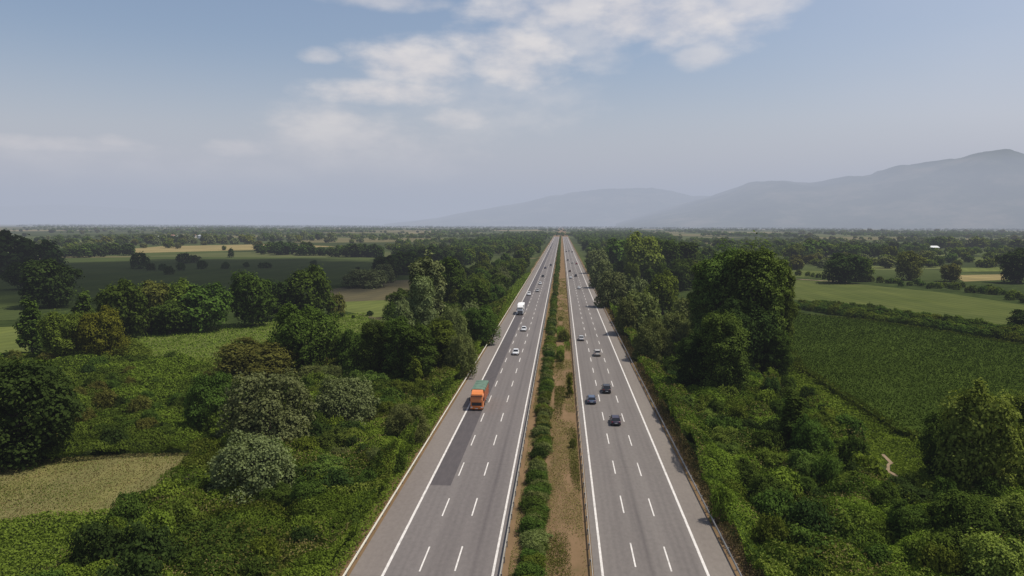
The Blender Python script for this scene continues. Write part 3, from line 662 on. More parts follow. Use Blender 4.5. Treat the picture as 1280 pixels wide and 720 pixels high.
# ------------------------------------------------------------------ trees read off the photograph
# kind, leaf, foot px, foot py, top py, width px, label
ON = 'beside the oncoming carriageway'
T = [
 ('willow', 'silver', 318, 630, 546, 108, 'silvery rounded willow between the stubble field corner and the vine thicket'),
 ('willow', 'silver', 338, 566, 468, 112, 'tall grey-green willow with dark hollows, just behind the silvery rounded one'),
 ('willow', 'silver', 430, 542, 473, 80, 'single dome-shaped grey willow with a brownish top above the vine thicket'),
 ('broad', 'olive', 318, 486, 428, 105, 'wide brownish-olive tree behind the grey willows'),
 ('broad', 'dark', 378, 474, 385, 86, 'large dark green tree at the end of the light green field'),
 ('broad', 'deep', 22, 580, 448, 150, 'huge dark tree in shade at the back of the stubble field'),
 ('broad', 'dark', 262, 545, 470, 60, 'dark tree at the back corner of the stubble field beside the grey willow'),
 ('cone', 'dark', 40, 442, 372, 32, 'slender dark tree with a bare lower stem standing by the far light field'),
 ('cone', 'dark', 106, 416, 362, 27, 'narrow dark tree rising between the yellow-green trees'),
 ('broad', 'dark', 152, 424, 353, 58, 'dark round-topped tree rising over the yellow-green trees'),
 ('broad', 'yellow', 126, 450, 388, 58, 'yellow-green tree, brightest of the clump in front of the dark field'),
 ('broad', 'mid', 84, 452, 391, 58, 'mid green spreading tree beside the slender dark tree'),
 ('broad', 'olive', 190, 414, 354, 52, 'olive-yellow tree in the row along the shaded field'),
 ('broad', 'mid', 226, 413, 353, 46, 'loose mid green tree next to the olive-yellow one in the field row'),
 ('broad', 'dark', 212, 418, 378, 50, 'low dark tree in front of the field row'),
 ('broad', 'dark', 255, 414, 358, 66, 'broad dark blue-green tree in the middle of the field row'),
 ('broad', 'dark', 316, 408, 343, 58, 'tall dark tree in the field row with a lit peak'),
 ('broad', 'deep', 350, 400, 352, 46, 'deep green tree between two taller ones at the end of the field row'),
 ('broad', 'dark', 385, 398, 336, 62, 'tallest dark tree at the end of the field row'),
 ('bush', 'olive', 420, 394, 367, 26, 'small olive tree at the very end of the field row by the fallow strip', ),
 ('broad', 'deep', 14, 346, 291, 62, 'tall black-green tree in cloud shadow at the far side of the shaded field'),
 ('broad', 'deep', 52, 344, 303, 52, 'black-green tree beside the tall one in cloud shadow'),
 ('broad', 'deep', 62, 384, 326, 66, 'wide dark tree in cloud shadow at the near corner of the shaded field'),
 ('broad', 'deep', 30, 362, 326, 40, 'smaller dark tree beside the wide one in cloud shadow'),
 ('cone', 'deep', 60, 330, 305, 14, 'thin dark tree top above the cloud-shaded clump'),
 # poplars and mixed trees by the oncoming carriageway
 ('poplar', 'silver', 533, 424, 321, 42, 'poplar with a whitish dome top, tallest in the roadside grove'),
 ('poplar', 'silver', 528, 446, 344, 34, 'poplar with pale leaf tips in front of the tallest one in the grove'),
 ('poplar', 'silver', 505, 462, 373, 28, 'lower poplar with whitish tips at the field edge of the grove'),
 ('broad', 'dark', 563, 388, 318, 36, 'grey-green egg-shaped tree behind the whitish poplars'),
 ('broad', 'dark', 592, 402, 352, 42, 'dark rounded tree between the grove and the guardrail'),
 ('broad', 'dark', 600, 432, 384, 46, 'dark tree close to the guardrail beyond the grass bank'),
 ('willow', 'sage', 566, 446, 384, 42, 'light grey-green willow in the middle of the roadside grove'),
 ('broad', 'dark', 470, 484, 398, 52, 'dark tree at the field side of the roadside grove'),
 ('poplar', 'dark', 498, 488, 396, 40, 'dark upright poplar in the heart of the roadside grove'),
 ('poplar', 'dark', 524, 490, 404, 44, 'dark upright poplar at the near end of the roadside grove'),
 ('poplar', 'mid', 548, 474, 398, 42, 'mid green upright poplar near the bank in the roadside grove'),
 ('willow', 'sage', 578, 472, 420, 42, 'grey-green bushy tree on the bank below the guardrail'),
 ('broad', 'dark', 442, 474, 414, 46, 'dark low tree between the field and the roadside grove'),
 ('broad', 'dark', 416, 458, 418, 38, 'small dark tree just past the large one by the light green field'),
 ('cone', 'bright', 520, 500, 446, 22, 'narrow bright green vine-clad tree in front of the dark poplars'),
 ('willow', 'sage', 510, 556, 508, 56, 'grey-green bushy tree over the vine thicket near the guardrail'),
 ('bush', 'dark', 488, 592, 554, 42, 'dark round bush on the bank below the guardrail'),
 ('bush', 'dark', 458, 622, 586, 32, 'black-green bush at the foot of the dry bank'),
 ('bush', 'dark', 165, 670, 620, 52, 'dark bush standing at the edge of the bright grass'),
 ('bush', 'dark', 110, 712, 680, 42, 'dark bush down in the bright grass by the vine slope'),
 ('bush', 'dark', 430, 600, 566, 44, 'dark bush in the vine thicket under the dome-shaped willow'),
 ('bush', 'mid', 395, 662, 620, 54, 'large mid green bush in the middle of the vine thicket'),
 ('willow', 'silver', 456, 359, 337, 58, 'pale grey willow clump at the end of the shaded field'),
 ('willow', 'silver', 480, 353, 330, 26, 'small pale willow by the dark belt past the shaded field'),
 # outbound side
 ('giant', 'blue', 884, 456, 324, 62, 'giant dark tree at the road side of the tall clump'),
 ('giant', 'blue', 904, 460, 305, 84, 'giant dark tree with the highest crown in the tall clump'),
 ('giant', 'blue', 940, 468, 301, 98, 'giant dark tree in the centre of the tall clump'),
 ('giant', 'blue', 966, 464, 322, 62, 'giant dark tree with sunlit crown at the field side of the tall clump'),
 ('poplar', 'mid', 972, 462, 328, 34, 'lit poplar on the field edge of the tall clump'),
 ('poplar', 'dark', 895, 446, 330, 46, 'dark poplar standing behind the giants on the road side'),
 ('poplar', 'dark', 950, 448, 330, 46, 'dark poplar standing behind the giants on the field side'),
 ('broad', 'deep', 925, 476, 380, 80, 'deep green tree filling the shade at the foot of the giant poplars'),
 ('broad', 'dark', 968, 476, 408, 46, 'grey-leaved small tree at the foot of the tall clump next to the maize'),
 ('broad', 'blue', 903, 506, 388, 70, 'dark tree with pale leaves in front of the giant poplars'),
 ('broad', 'deep', 868, 500, 412, 50, 'dark shaded tree between the guardrail bushes and the giant poplars'),
 ('broad', 'fresh', 801, 350, 294, 48, 'dome-topped light green tree standing above the forest edge'),
 ('broad', 'dark', 832, 345, 300, 44, 'dark forest tree just behind the light dome-topped one'),
 ('poplar', 'dark', 858, 345, 302, 36, 'dark upright tree in the forest edge beside the giant poplars'),
 ('broad', 'dark', 772, 338, 300, 40, 'dark forest tree between the guardrail willows and the dome-topped tree'),
 ('willow', 'silver', 766, 386, 340, 42, 'silver-green willow leaning over the outbound hard shoulder'),
 ('willow', 'silver', 796, 390, 348, 34, 'silver-green willow behind the one at the hard shoulder'),
 ('broad', 'mid', 828, 392, 342, 46, 'rounded mid green tree in the clearing beside the giant poplars'),
 ('willow', 'sage', 800, 424, 366, 54, 'large grey-green willow near the outbound guardrail'),
 ('willow', 'sage', 843, 440, 391, 50, 'pale olive willow with a soft top between guardrail and giants'),
 ('willow', 'sage', 815, 458, 400, 46, 'grey-green willow closest to the outbound guardrail'),
 ('willow', 'sage', 784, 420, 371, 32, 'small round tree over the outbound guardrail'),
 ('willow', 'sage', 858, 424, 372, 42, 'round olive-green tree by the foot of the giant poplars'),
 ('willow', 'silver', 747, 345, 312, 32, 'small silver willow far along the outbound hard shoulder'),
 ('willow', 'silver', 752, 362, 326, 30, 'silver willow by the outbound guardrail before the forest'),
 ('broad', 'fresh', 1222, 626, 487, 104, 'big tree with sunlit feathery top at the near edge of the maize'),
 ('broad', 'mid', 1272, 600, 488, 76, 'tall leafy tree next to the sunlit feathery one by the maize'),
 ('broad', 'dark', 1180, 602, 516, 66, 'darker tree on the maize side of the sunlit feathery one'),
 ('broad', 'deep', 1130, 646, 604, 68, 'black-green dome of shaded creepers below the dirt track'),
 ('broad', 'dark', 1204, 700, 620, 84, 'leafy dark tree in front of the sunlit feathery one'),
 ('broad', 'fresh', 1268, 700, 622, 76, 'mid green tree beside the leafy dark one in the near corner'),
 ('broad', 'fresh', 1250, 760, 672, 96, 'bright leafy tree in the nearest corner of the thicket'),
 ('cone', 'dark', 990, 580, 488, 44, 'creeper-draped dark tree spire in the vine thicket below the maize'),
 ('broad', 'dark', 1010, 590, 524, 52, 'creeper-covered dark tree beside the spire'),
 ('bush', 'dark', 1066, 590, 544, 38, 'dark bush at the thicket edge next to the dirt track'),
 ('broad', 'dark', 958, 650, 598, 56, 'dark bush-like tree in the middle of the vine slope'),
 ('bush', 'bright', 902, 652, 606, 32, 'bright green creeper mound right by the outbound guardrail'),
 ('bush', 'dark', 1000, 700, 656, 62, 'dark hollow bush in the near vine slope'),
 ('bush', 'mid', 965, 700, 640, 50, 'mid green creeper mound nearest to the guardrail end'),
 ('broad', 'deep', 1055, 354, 318, 52, 'big dark round tree alone beyond the meadow'),
 ('broad', 'mid', 1078, 352, 322, 26, 'green tree leaning on the big dark one beyond the meadow'),
 ('broad', 'olive', 1136, 350, 315, 32, 'brownish oval tree beyond the meadow'),
 ('broad', 'olive', 1187, 352, 330, 24, 'small brownish oval tree by the tan strip'),
 ('broad', 'deep', 1272, 354, 312, 46, 'large dark tree past the tan strip'),
 ('broad', 'deep', 1278, 414, 388, 34, 'dark bush-like tree at the end of the orchard rows'),
]
for r in T: ptree(*r)
# isolated bushes of the shaded field
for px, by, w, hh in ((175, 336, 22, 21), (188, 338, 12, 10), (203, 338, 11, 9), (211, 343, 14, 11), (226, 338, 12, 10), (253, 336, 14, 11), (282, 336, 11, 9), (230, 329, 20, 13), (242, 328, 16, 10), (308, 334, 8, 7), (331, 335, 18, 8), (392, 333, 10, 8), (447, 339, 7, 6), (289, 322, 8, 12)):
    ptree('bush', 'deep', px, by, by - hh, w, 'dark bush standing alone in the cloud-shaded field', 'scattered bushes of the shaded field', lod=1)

def free(x, y, r):
    for a, b, q in TAKEN + TAKEN_T:
        if (a - x) ** 2 + (b - y) ** 2 < (q * .62 + r * .62) ** 2: return False
    return True
def in_fields(x, y):
    X, Y = np.array([x]), np.array([y])
    return any(inside(f, X, Y)[0] for f in FIELDS)

def in_px(poly, n, kinds, hr, wr, label, group, sep=.45):
    P = wpoly(poly); a = np.array(P); (x0, y0), (x1, y1) = a.min(0), a.max(0); k = tries = 0
    while k < n and tries < 5000:
        tries += 1; x, y = rnd.uniform(x0, x1), rnd.uniform(y0, y1)
        if not inside(P, np.array([x]), np.array([y]))[0]: continue
        h = rnd.uniform(*hr); w = h * rnd.uniform(*wr)
        if -24.5 < x - (w * .5 if x > 0 else -w * .5) < 20.5 or in_fields(x, y) or not free(x, y, w * sep): continue
        kd, lf = rnd.choice(kinds); tree(kd, lf, x, y, h, w, label, group); k += 1
in_px([(440, 476), (480, 402), (560, 372), (642, 350), (622, 402), (588, 450), (545, 505), (480, 505)], 34, [('broad', 'dark'), ('broad', 'dark'), ('broad', 'mid'), ('willow', 'sage'), ('broad', 'deep'), ('willow', 'silver')], (7, 12.5), (.6, .95), 'tree in the dense roadside grove between the light green field and the grass bank', 'dense roadside grove')
in_px([(385, 480), (440, 470), (545, 505), (560, 520), (500, 580), (460, 640), (330, 660), (280, 640), (360, 560)], 34, [('broad', 'dark'), ('broad', 'mid'), ('willow', 'sage'), ('broad', 'blue'), ('bush', 'deep')], (2.8, 6.0), (.85, 1.3), 'small shrubby tree standing out of the creepers beside the oncoming carriageway', 'shrubby trees of the oncoming thicket')
in_px([(800, 470), (880, 480), (1000, 520), (1080, 600), (1180, 660), (1200, 760), (960, 760), (900, 640)], 40, [('broad', 'dark'), ('broad', 'mid'), ('broad', 'fresh'), ('broad', 'blue'), ('bush', 'deep')], (2.8, 6.5), (.8, 1.25), 'small shrubby tree standing out of the creepers beside the outbound carriageway', 'shrubby trees of the outbound thicket')
# vine mounds that break the carpets
def fill_bushes(poly, n, leaf, label, group, rmin, rmax, hr, name):
    P = np.array(poly); x0, y0 = P.min(0); x1, y1 = P.max(0); k = 0; tries = 0
    while k < n and tries < 9000:
        tries += 1; x, y = rnd.uniform(x0, x1), rnd.uniform(y0, y1)
        if not inside(poly, np.array([x]), np.array([y]))[0] or y < 60: continue
        if rnd.random() > min(1, (150 / max(y, 60)) ** .8): continue
        w = rnd.uniform(rmin, rmax)
        if -26.0 < x - (w * .5 if x > 0 else -w * .5) < 21.6 or in_fields(x, y) or not free(x, y, w * .38): continue
        tree('bush', rnd.choice(leaf), x, y, min(5.2, w * rnd.uniform(*hr)) + .9, w, label, group, name=name); k += 1
fill_bushes(UL, 160, ['bright', 'mid', 'mid', 'dark', 'dark', 'deep'], 'low creeper-covered bush in the green thicket beside the oncoming carriageway', 'creeper mounds of the oncoming side', 2.8, 7.0, (.5, 1.0), 'creeper_bush')
fill_bushes(UR, 160, ['bright', 'mid', 'dark', 'dark', 'deep'], 'low creeper-covered bush in the green thicket beside the outbound carriageway', 'creeper mounds of the outbound side', 2.8, 7.4, (.5, 1.05), 'thicket_bush')
fill_bushes(UL_DARK, 90, ['dark', 'dark', 'deep', 'olive'], 'low dark bush in the scrub behind the stubble field', 'scrub bushes behind the stubble field', 2.8, 5.5, (.5, .8), 'scrub_bush')

# orchard rows between maize and meadow
a0, a1 = at(985, 384), at(1400, 448)
dv = (a1 - a0); ln_ = dv.length; dv.normalize(); nv = Vector((-dv.y, dv.x, 0))
for r_, px0 in enumerate((0, 5.2, 10.4, 15.6, 20.8)):
    s_ = rnd.uniform(0, 3)
    while s_ < ln_:
        p = a0 + dv * s_ + nv * (px0 + rnd.uniform(-.8, .8))
        tree('bush', rnd.choice(['dark', 'mid', 'dark']), p.x, p.y, rnd.uniform(2.6, 4.0), rnd.uniform(4.4, 6.4), 'low dark bush in the orchard rows between the maize and the meadow', 'orchard rows by the maize', name='orchard_bush', lod=1, parts=False)
        s_ += rnd.uniform(3.8, 5.4)

# wooded belts along the motorway
def belt(n, x0, x1, y0, y1, hr, kinds, label, group, shape=None):
    k = tries = 0
    while k < n and tries < 12000:
        tries += 1; y = y0 * (y1 / y0) ** rnd.random(); x = rnd.uniform(x0, x1)
        if shape and not shape(x, y): continue
        h = rnd.uniform(*hr); w = h * rnd.uniform(.7, 1.05)
        if -25 < x - (w * .5 if x > 0 else -w * .5) < 21.0 or in_fields(x, y) or not free(x, y, w * .45): continue
        kd, lf = rnd.choice(kinds); tree(kd, lf, x, y, h, w * (.6 if kd == 'poplar' else 1), label, group); k += 1
KD = [('broad', 'dark'), ('broad', 'dark'), ('broad', 'mid'), ('poplar', 'dark'), ('willow', 'mid'), ('broad', 'deep')]
belt(62, -66, -27, 300, 640, (6, 12), KD, 'tree in the wooded belt along the oncoming carriageway', 'roadside belt of the oncoming side')
belt(44, -105, -27, 640, 1100, (9, 14), KD, 'distant tree in the wooded belt along the oncoming carriageway', 'far roadside belt of the oncoming side')
belt(26, 24, 40, 330, 900, (5, 9), [('willow', 'silver'), ('willow', 'sage'), ('willow', 'sage'), ('broad', 'mid')], 'silver-green willow lining the outbound hard shoulder far along', 'roadside willows of the outbound side')
belt(80, 32, 150, 430, 1100, (12, 17), [('broad', 'dark'), ('broad', 'dark'), ('poplar', 'dark'), ('broad', 'mid'), ('broad', 'deep')], 'dark tree in the forest behind the outbound roadside willows', 'forest of the outbound side', lambda x, y: x < 40 + y * .14)
belt(30, -230, -70, 640, 900, (9, 14), [('broad', 'deep'), ('broad', 'deep'), ('broad', 'dark')], 'dark tree in the long cloud-shaded belt past the shaded field', 'dark belt past the shaded field', lambda x, y: abs(y - 760 + x * .3) < 60)
# dark belt behind shaded field
def row(px0, py0, px1, py1, n, hpx, kinds, label, group, jit=1.2):
    for i in range(n):
        t = (i + rnd.uniform(-.4, .4)) / max(1, n - 1); px = px0 + (px1 - px0) * t; py = py0 + (py1 - py0) * t + rnd.uniform(-jit, jit)
        kd, lf = rnd.choice(kinds); hp = hpx * rnd.uniform(.7, 1.25)
        ptree(kd, lf, px, py, py - hp, hp * rnd.uniform(.95, 1.5), label, group, lod=2, name='hedgerow_tree', parts=False)
DK = [('broad', 'deep'), ('broad', 'dark'), ('broad', 'deep')]; GR = [('broad', 'mid'), ('broad', 'yellow'), ('broad', 'dark'), ('willow', 'silver')]
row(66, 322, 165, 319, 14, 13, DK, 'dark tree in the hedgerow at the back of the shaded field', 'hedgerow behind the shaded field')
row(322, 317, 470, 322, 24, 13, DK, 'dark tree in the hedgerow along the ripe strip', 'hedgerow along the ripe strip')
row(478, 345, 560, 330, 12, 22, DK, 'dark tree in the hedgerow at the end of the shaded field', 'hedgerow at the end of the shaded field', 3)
row(20, 310, 420, 301, 42, 9, GR, 'sunlit green tree in the hedgerow beyond the ripe strip', 'sunlit hedgerow beyond the ripe strip', 2)
row(180, 304, 310, 302, 14, 8, DK, 'dark hedgerow tree below the pale village houses', 'hedgerow below the village')
row(330, 402, 460, 396, 10, 5, DK, 'low dark shrub at the back edge of the light green field', 'shrubs behind the light green field')
row(1000, 346, 1190, 362, 26, 7, [('bush', 'dark'), ('bush', 'mid')], 'low bush in the scrub line past the meadow', 'scrub line past the meadow', 2)
row(1190, 360, 1300, 378, 18, 9, [('bush', 'dark'), ('bush', 'mid')], 'low bush in the thick scrub at the end of the meadow', 'thick scrub at the end of the meadow', 4)
row(1020, 331, 1280, 331, 20, 10, [('broad', 'dark'), ('broad', 'olive'), ('broad', 'mid'), ('willow', 'silver')], 'field tree among the strips beyond the lone dark tree', 'field trees among the strips', 4)
row(900, 318, 1280, 312, 34, 13, [('broad', 'dark'), ('broad', 'mid'), ('willow', 'silver'), ('broad', 'deep')], 'distant field tree on the plain below the mountains', 'distant trees below the mountains', 5)
row(985, 322, 1110, 324, 14, 17, [('broad', 'dark'), ('broad', 'mid'), ('broad', 'deep')], 'tree in the copse above the lone dark tree', 'copse above the lone dark tree', 3)

# scattered trees over the strips of the plain
def scatter(n, xr, yr, hr, kinds, label, group):
    for i in range(n):
        px, py = rnd.uniform(*xr), yr[0] + (yr[1] - yr[0]) * rnd.random() ** 1.6
        kd, lf = rnd.choice(kinds); hp = rnd.uniform(*hr) * (.35 + .65 * (py - yr[0]) / (yr[1] - yr[0]))
        if abs(at(px, py).x) < 40: continue
        ptree(kd, lf, px, py, py - hp, hp * rnd.uniform(1.0, 1.9), label, group, lod=2, name='field_tree', parts=False)
MX = [('broad', 'dark'), ('broad', 'mid'), ('willow', 'silver'), ('broad', 'deep'), ('broad', 'sage'), ('broad', 'olive')]
scatter(120, (985, 1290), (291, 338), (6, 15), MX, 'small tree scattered over the hazy strips below the mountains', 'scattered trees of the plain below the mountains')
scatter(120, (0, 600), (288, 313), (5, 11), MX, 'small tree scattered over the hazy plain by the far village', 'scattered trees of the plain by the village')
# far woods on the plain: a mass nobody could count
def far_wood(name, n, xr, yr, hr, q, dens, leaf, clip=None):
    X = []; Y = []
    while len(X) < n:
        k = 20000; y = yr[0] * (yr[1] / yr[0]) ** rng.random(k); x = rng.uniform(-1, 1, k) * (xr[0] + y * xr[1])
        f = vn(x / 210 + 31, y / 420 + 7) * .65 + vn(x / 60, y / 130) * .35
        ok = (f > dens + .12 * rng.random(k)) & ((np.abs(x) > 34) | (y > YE + 40))
        for fl in FIELDS: ok &= ~inside(fl, x, y)
        if clip is not None: ok &= clip(x, y)
        X += list(x[ok]); Y += list(y[ok])
    X = np.array(X[:n]); Y = np.array(Y[:n]); h = rng.uniform(*hr, n); w = h * rng.uniform(.8, 1.3, n)
    D = sphere_dirs(n * q, rng).reshape(n, q, 3); D[:, :, 2] = np.abs(D[:, :, 2]) * 1.3 - .3
    P = np.empty((n, q, 3)); r = rng.uniform(.8, 1.1, (n, q))
    P[:, :, 0] = X[:, None] + D[:, :, 0] * w[:, None] * .5 * r; P[:, :, 1] = Y[:, None] + D[:, :, 1] * w[:, None] * .5 * r
    P[:, :, 2] = GZ + h[:, None] * (.52 + D[:, :, 2] * .46 * r)
    Nn = D + rng.normal(size=D.shape) * .35; Nn /= np.linalg.norm(Nn, axis=2, keepdims=True)
    sz = (w[:, None] * rng.uniform(.34, .6, (n, q))).ravel() * (26 / q) ** .5
    V, Q = leaf_quads(P.reshape(-1, 3), Nn.reshape(-1, 3), sz)
    tnt = np.clip(np.repeat(rng.random(n) * .7, q) + .3 * rng.random(n * q), 0, 1)
    return kind(link(name, quads_mesh(name, V, Q, tnt), LM[leaf]), 'stuff')
far_wood('far_woods', 1300, (120, .62), (900, 2600), (6, 12), 60, .49, 'dark')
far_wood('far_woods', 900, (120, .62), (900, 2600), (6, 11), 50, .40, 'mid')
far_wood('far_woods', 4200, (300, .66), (2400, 6500), (7, 13), 22, .47, 'dark')
far_wood('far_woods', 4000, (300, .70), (6000, 13000), (9, 15), 12, .42, 'dark')
far_wood('far_woods', 700, (10, .14), (1100, 2700), (9, 15), 60, .15, 'dark', lambda x, y: (x > 30) | (x < -32) & (x > -160))

# ------------------------------------------------------------------ median hedge
xh = lambda y: -3.05 + .5 * (float(vn(np.array([y / 30.0]), np.array([2.0]))[0]) - .5)
y = 42.0; nsh = 0
gaps = [(110.5, 113), (148, 150), (196, 199), (236, 243), (311, 315), (402, 408)]
while y < 560:
    if not any(a < y < b for a, b in gaps):
        near_ = y < 112
        w = rnd.uniform(2.7, 3.7) if near_ else rnd.uniform(2.5, 3.4); h = rnd.uniform(1.0, 2.2); w *= .72 + .5 * float(vn(np.array([y / 9.0]), np.array([7.0]))[0])
        tree('bush', rnd.choice(['mid', 'dark', 'dark', 'sage'] if near_ else ['dark', 'dark', 'deep', 'mid', 'sage', 'olive']), xh(y) + rnd.uniform(-.45, .45), y, h, w,
             'green shrub in the clipped hedge along the motorway median', 'hedge shrubs of the median', name='median_shrub', cat='shrub', lod=0 if y < 200 else 1, parts=y < 330)
        nsh += 1
    y += rnd.uniform(1.25, 1.75) if y < 300 else rnd.uniform(1.9, 2.6)
def far_hedge():
    n = 1100; Yh = np.linspace(560, 2300, n); Xh = -3.0 + rng.normal(size=n) * .5; q = 22
    D = sphere_dirs(n * q, rng).reshape(n, q, 3); P = np.stack([Xh[:, None] + D[:, :, 0] * 1.4, Yh[:, None] + D[:, :, 1] * 1.4, .9 + D[:, :, 2] * .9], -1).reshape(-1, 3)
    Nn = D.reshape(-1, 3) + rng.normal(size=(n * q, 3)) * .3; Nn /= np.linalg.norm(Nn, axis=1, keepdims=True)
    V, Q = leaf_quads(P, Nn, rng.uniform(.5, 1.0, n * q)); kind(link('hedge_foliage', quads_mesh('hedge_foliage', V, Q, rng.random(n * q)), LM['dark']), 'stuff')
far_hedge()
ptree('bush', 'olive', 705, 427, 411, 14, 'round dark bush alone on the brown median strip', name='median_bush', cat='bush', z=0.0)
ptree('cone', 'yellow', 712, 497, 468, 9, 'thin yellowish sapling on the brown median strip', name='sapling', cat='tree', z=0.0)
ptree('bush', 'olive', 716, 560, 548, 9, 'small dried bush next to the median guardrail of the outbound carriageway', name='median_bush', cat='bush', z=0.0)
ptree('bush', 'mid', 700, 452, 436, 12, 'small green bush at the edge of the median grass patch', name='median_bush', cat='bush', z=0.0)

# ------------------------------------------------------------------ vehicles
GLASS = simple('dark_window_glass', (0.012, 0.014, 0.017), .08, 0, .05, 1, .6)
TYRE = simple('tyre_rubber', (0.02, 0.02, 0.02), .85); RIM = simple('alloy_rim', (0.42, 0.42, 0.43), .35, .8)
BLACK = simple('black_plastic', (0.025, 0.025, 0.026), .6); LAMP = simple('lamp_lens', (0.75, 0.77, 0.78), .15); TAIL = simple('tail_lens', (0.33, 0.015, 0.012), .25)
PLATE = simple('plate_white', (0.75, 0.75, 0.74), .5)
PAINTS = {}
def paint(name, col, metal=.3):
    if name not in PAINTS: PAINTS[name] = simple(name + '_paint', col, .32, metal, .06, .6, .6)
    return PAINTS[name]
for nm, cc in (('white', (.80, .80, .79)), ('dark', (.022, .022, .028)), ('plum', (.034, .026, .052)), ('blue', (.075, .105, .17)), ('silver', (.50, .50, .50)), ('grey', (.16, .16, .17)), ('brown', (.10, .055, .035)), ('beige', (.46, .43, .38)), ('red', (.30, .03, .025))):
    paint(nm, cc)
def loft(bm, st):
    rings = []
    for y, pts in st: rings.append([bm.verts.new((x, y, z)) for x, z in pts])
    n = len(rings[0])
    for a, b in zip(rings, rings[1:]):
        for k in range(n): bm.faces.new((a[k], a[(k + 1) % n], b[(k + 1) % n], b[k]))
    bm.faces.new(rings[0]); bm.faces.new(rings[-1])
def wheel(parent, x, y, r, w, dual=False):
    bm = bmesh.new(); bmesh.ops.create_cone(bm, cap_ends=True, segments=20, radius1=r, radius2=r, depth=w, matrix=Matrix.Rotation(R(90), 4, 'Y'))
    o = bm_obj('wheel', bm, TYRE, parent, (x, y, r), bevel=.025)
    s = 1 if x > 0 else -1
    bm = bmesh.new(); bmesh.ops.create_cone(bm, cap_ends=True, segments=16, radius1=r * .62, radius2=r * .55, depth=.05, matrix=Matrix.Rotation(R(90) * s, 4, 'Y'))
    bm_obj('rim', bm, RIM, o, (s * (w / 2 + .008), 0, 0))
def build_car(style, name='car'):
    """front faces -Y"""
    e = thing(name, 'prototype', 'car')
    suv = style == 'suv'; Lc = 4.5; hb = .92 if not suv else 1.06; ht = 1.45 if not suv else 1.66; w = .89
    def sec(y, top, wd, zb=.24):
        return (y, [(-wd * .93, zb), (wd * .93, zb), (wd, zb + .22), (wd * .985, (zb + top) / 2 + .1), (wd * .93, top - .03), (wd * .80, top), (-wd * .80, top), (-wd * .93, top - .03), (-wd * .985, (zb + top) / 2 + .1), (-wd, zb + .22)])
    deck = hb + (.03 if style == 'sedan' else .02)
    bm = bmesh.new(); loft(bm, [sec(-2.24, .62, .70, .34), sec(-2.12, .76, .80, .27), sec(-1.75, hb - .12, w * .97), sec(-1.0, hb - .02, w), sec(0, hb + .02, w), sec(1.2, deck, w), sec(1.85, deck - .01, w * .97), sec(2.14, deck - .06, .82, .28), sec(2.24, deck - .22, .76, .36)])
    body = bm_obj('body', bm, PAINTS['white'], e, smooth=True)
    rear_b, rear_t = (1.72, 1.08) if style == 'sedan' else (2.06, 1.72)
    fb, ft = -1.12, -.38
    bw, tw = .80, .62 if not suv else .66
    zb, zt = hb - .01, ht - .05
    bm = bmesh.new()
    v = [bm.verts.new(p) for p in ((-bw, fb, zb), (bw, fb, zb), (bw, rear_b, zb), (-bw, rear_b, zb), (-tw, ft, zt), (tw, ft, zt), (tw, rear_t, zt), (-tw, rear_t, zt))]
    for f in ((4, 5, 6, 7), (0, 1, 5, 4), (1, 2, 6, 5), (2, 3, 7, 6), (3, 0, 4, 7)): bm.faces.new([v[i] for i in f])
    bm_obj('window', bm, GLASS, e)
    bm = bmesh.new()
    v = [bm.verts.new(p) for p in ((-tw - .02, ft - .05, zt - .02), (tw + .02, ft - .05, zt - .02), (tw + .02, rear_t + .06, zt - .02), (-tw - .02, rear_t + .06, zt - .02), (-tw + .08, ft + .08, ht), (tw - .08, ft + .08, ht), (tw - .08, rear_t - .06, ht), (-tw + .08, rear_t - .06, ht))]
    for f in ((3, 2, 1, 0), (4, 5, 6, 7), (0, 1, 5, 4), (1, 2, 6, 5), (2, 3, 7, 6), (3, 0, 4, 7)): bm.faces.new([v[i] for i in f])
    bm_obj('roof', bm, PAINTS['white'], e, smooth=False, bevel=.015)
    for s in (-1, 1):
        for (y0, y1) in ((fb, ft), (.28, .36), (rear_b - .02, rear_t)):
            bm = bmesh.new(); tube(bm, [(s * (bw + .004), y0, zb - .02), (s * (tw + .010), y1, zt)], [.05, .045], 6); bm_obj('pillar', bm, PAINTS['white'], e)
        for y in (-1.38, 1.36): wheel(e, s * .80, y, .32 if not suv else .36, .21)
        bm = bmesh.new(); bbox(bm, s * .62 - .17, s * .62 + .17, -2.235, -2.05, .60, .73); bm_obj('headlight', bm, LAMP, e, bevel=.02)
        bm = bmesh.new(); bbox(bm, s * .64 - .15, s * .64 + .15, 2.06, 2.235, deck - .27, deck - .10); bm_obj('tail_light', bm, TAIL, e, bevel=.02)
        bm = bmesh.new(); bbox(bm, s * .98 - .08, s * .98 + .08, -.98, -.86, hb, hb + .13); bm_obj('mirror', bm, BLACK, e, bevel=.02)
    bm = bmesh.new(); bbox(bm, -.45, .45, -2.262, -2.18, .40, .56); bm_obj('grille', bm, BLACK, e, bevel=.02)
    bm = bmesh.new(); bbox(bm, -.72, .72, 2.15, 2.262, .30, .44); bm_obj('bumper', bm, BLACK, e, bevel=.02)
    bm = bmesh.new(); bbox(bm, -.26, .26, 2.262, 2.275, .52, .63); bm_obj('number_plate', bm, PLATE, e)
    return e
def kids(o): return [q for q in C.objects if q.parent == o]
def dup(o, parent=None):
    c = o.copy(); C.objects.link(c); c.parent = parent
    for q in kids(o): dup(q, c)
    return c
PROTO = {s: build_car(s) for s in ('sedan', 'suv', 'hatch')}; FIRST = {s: True for s in PROTO}
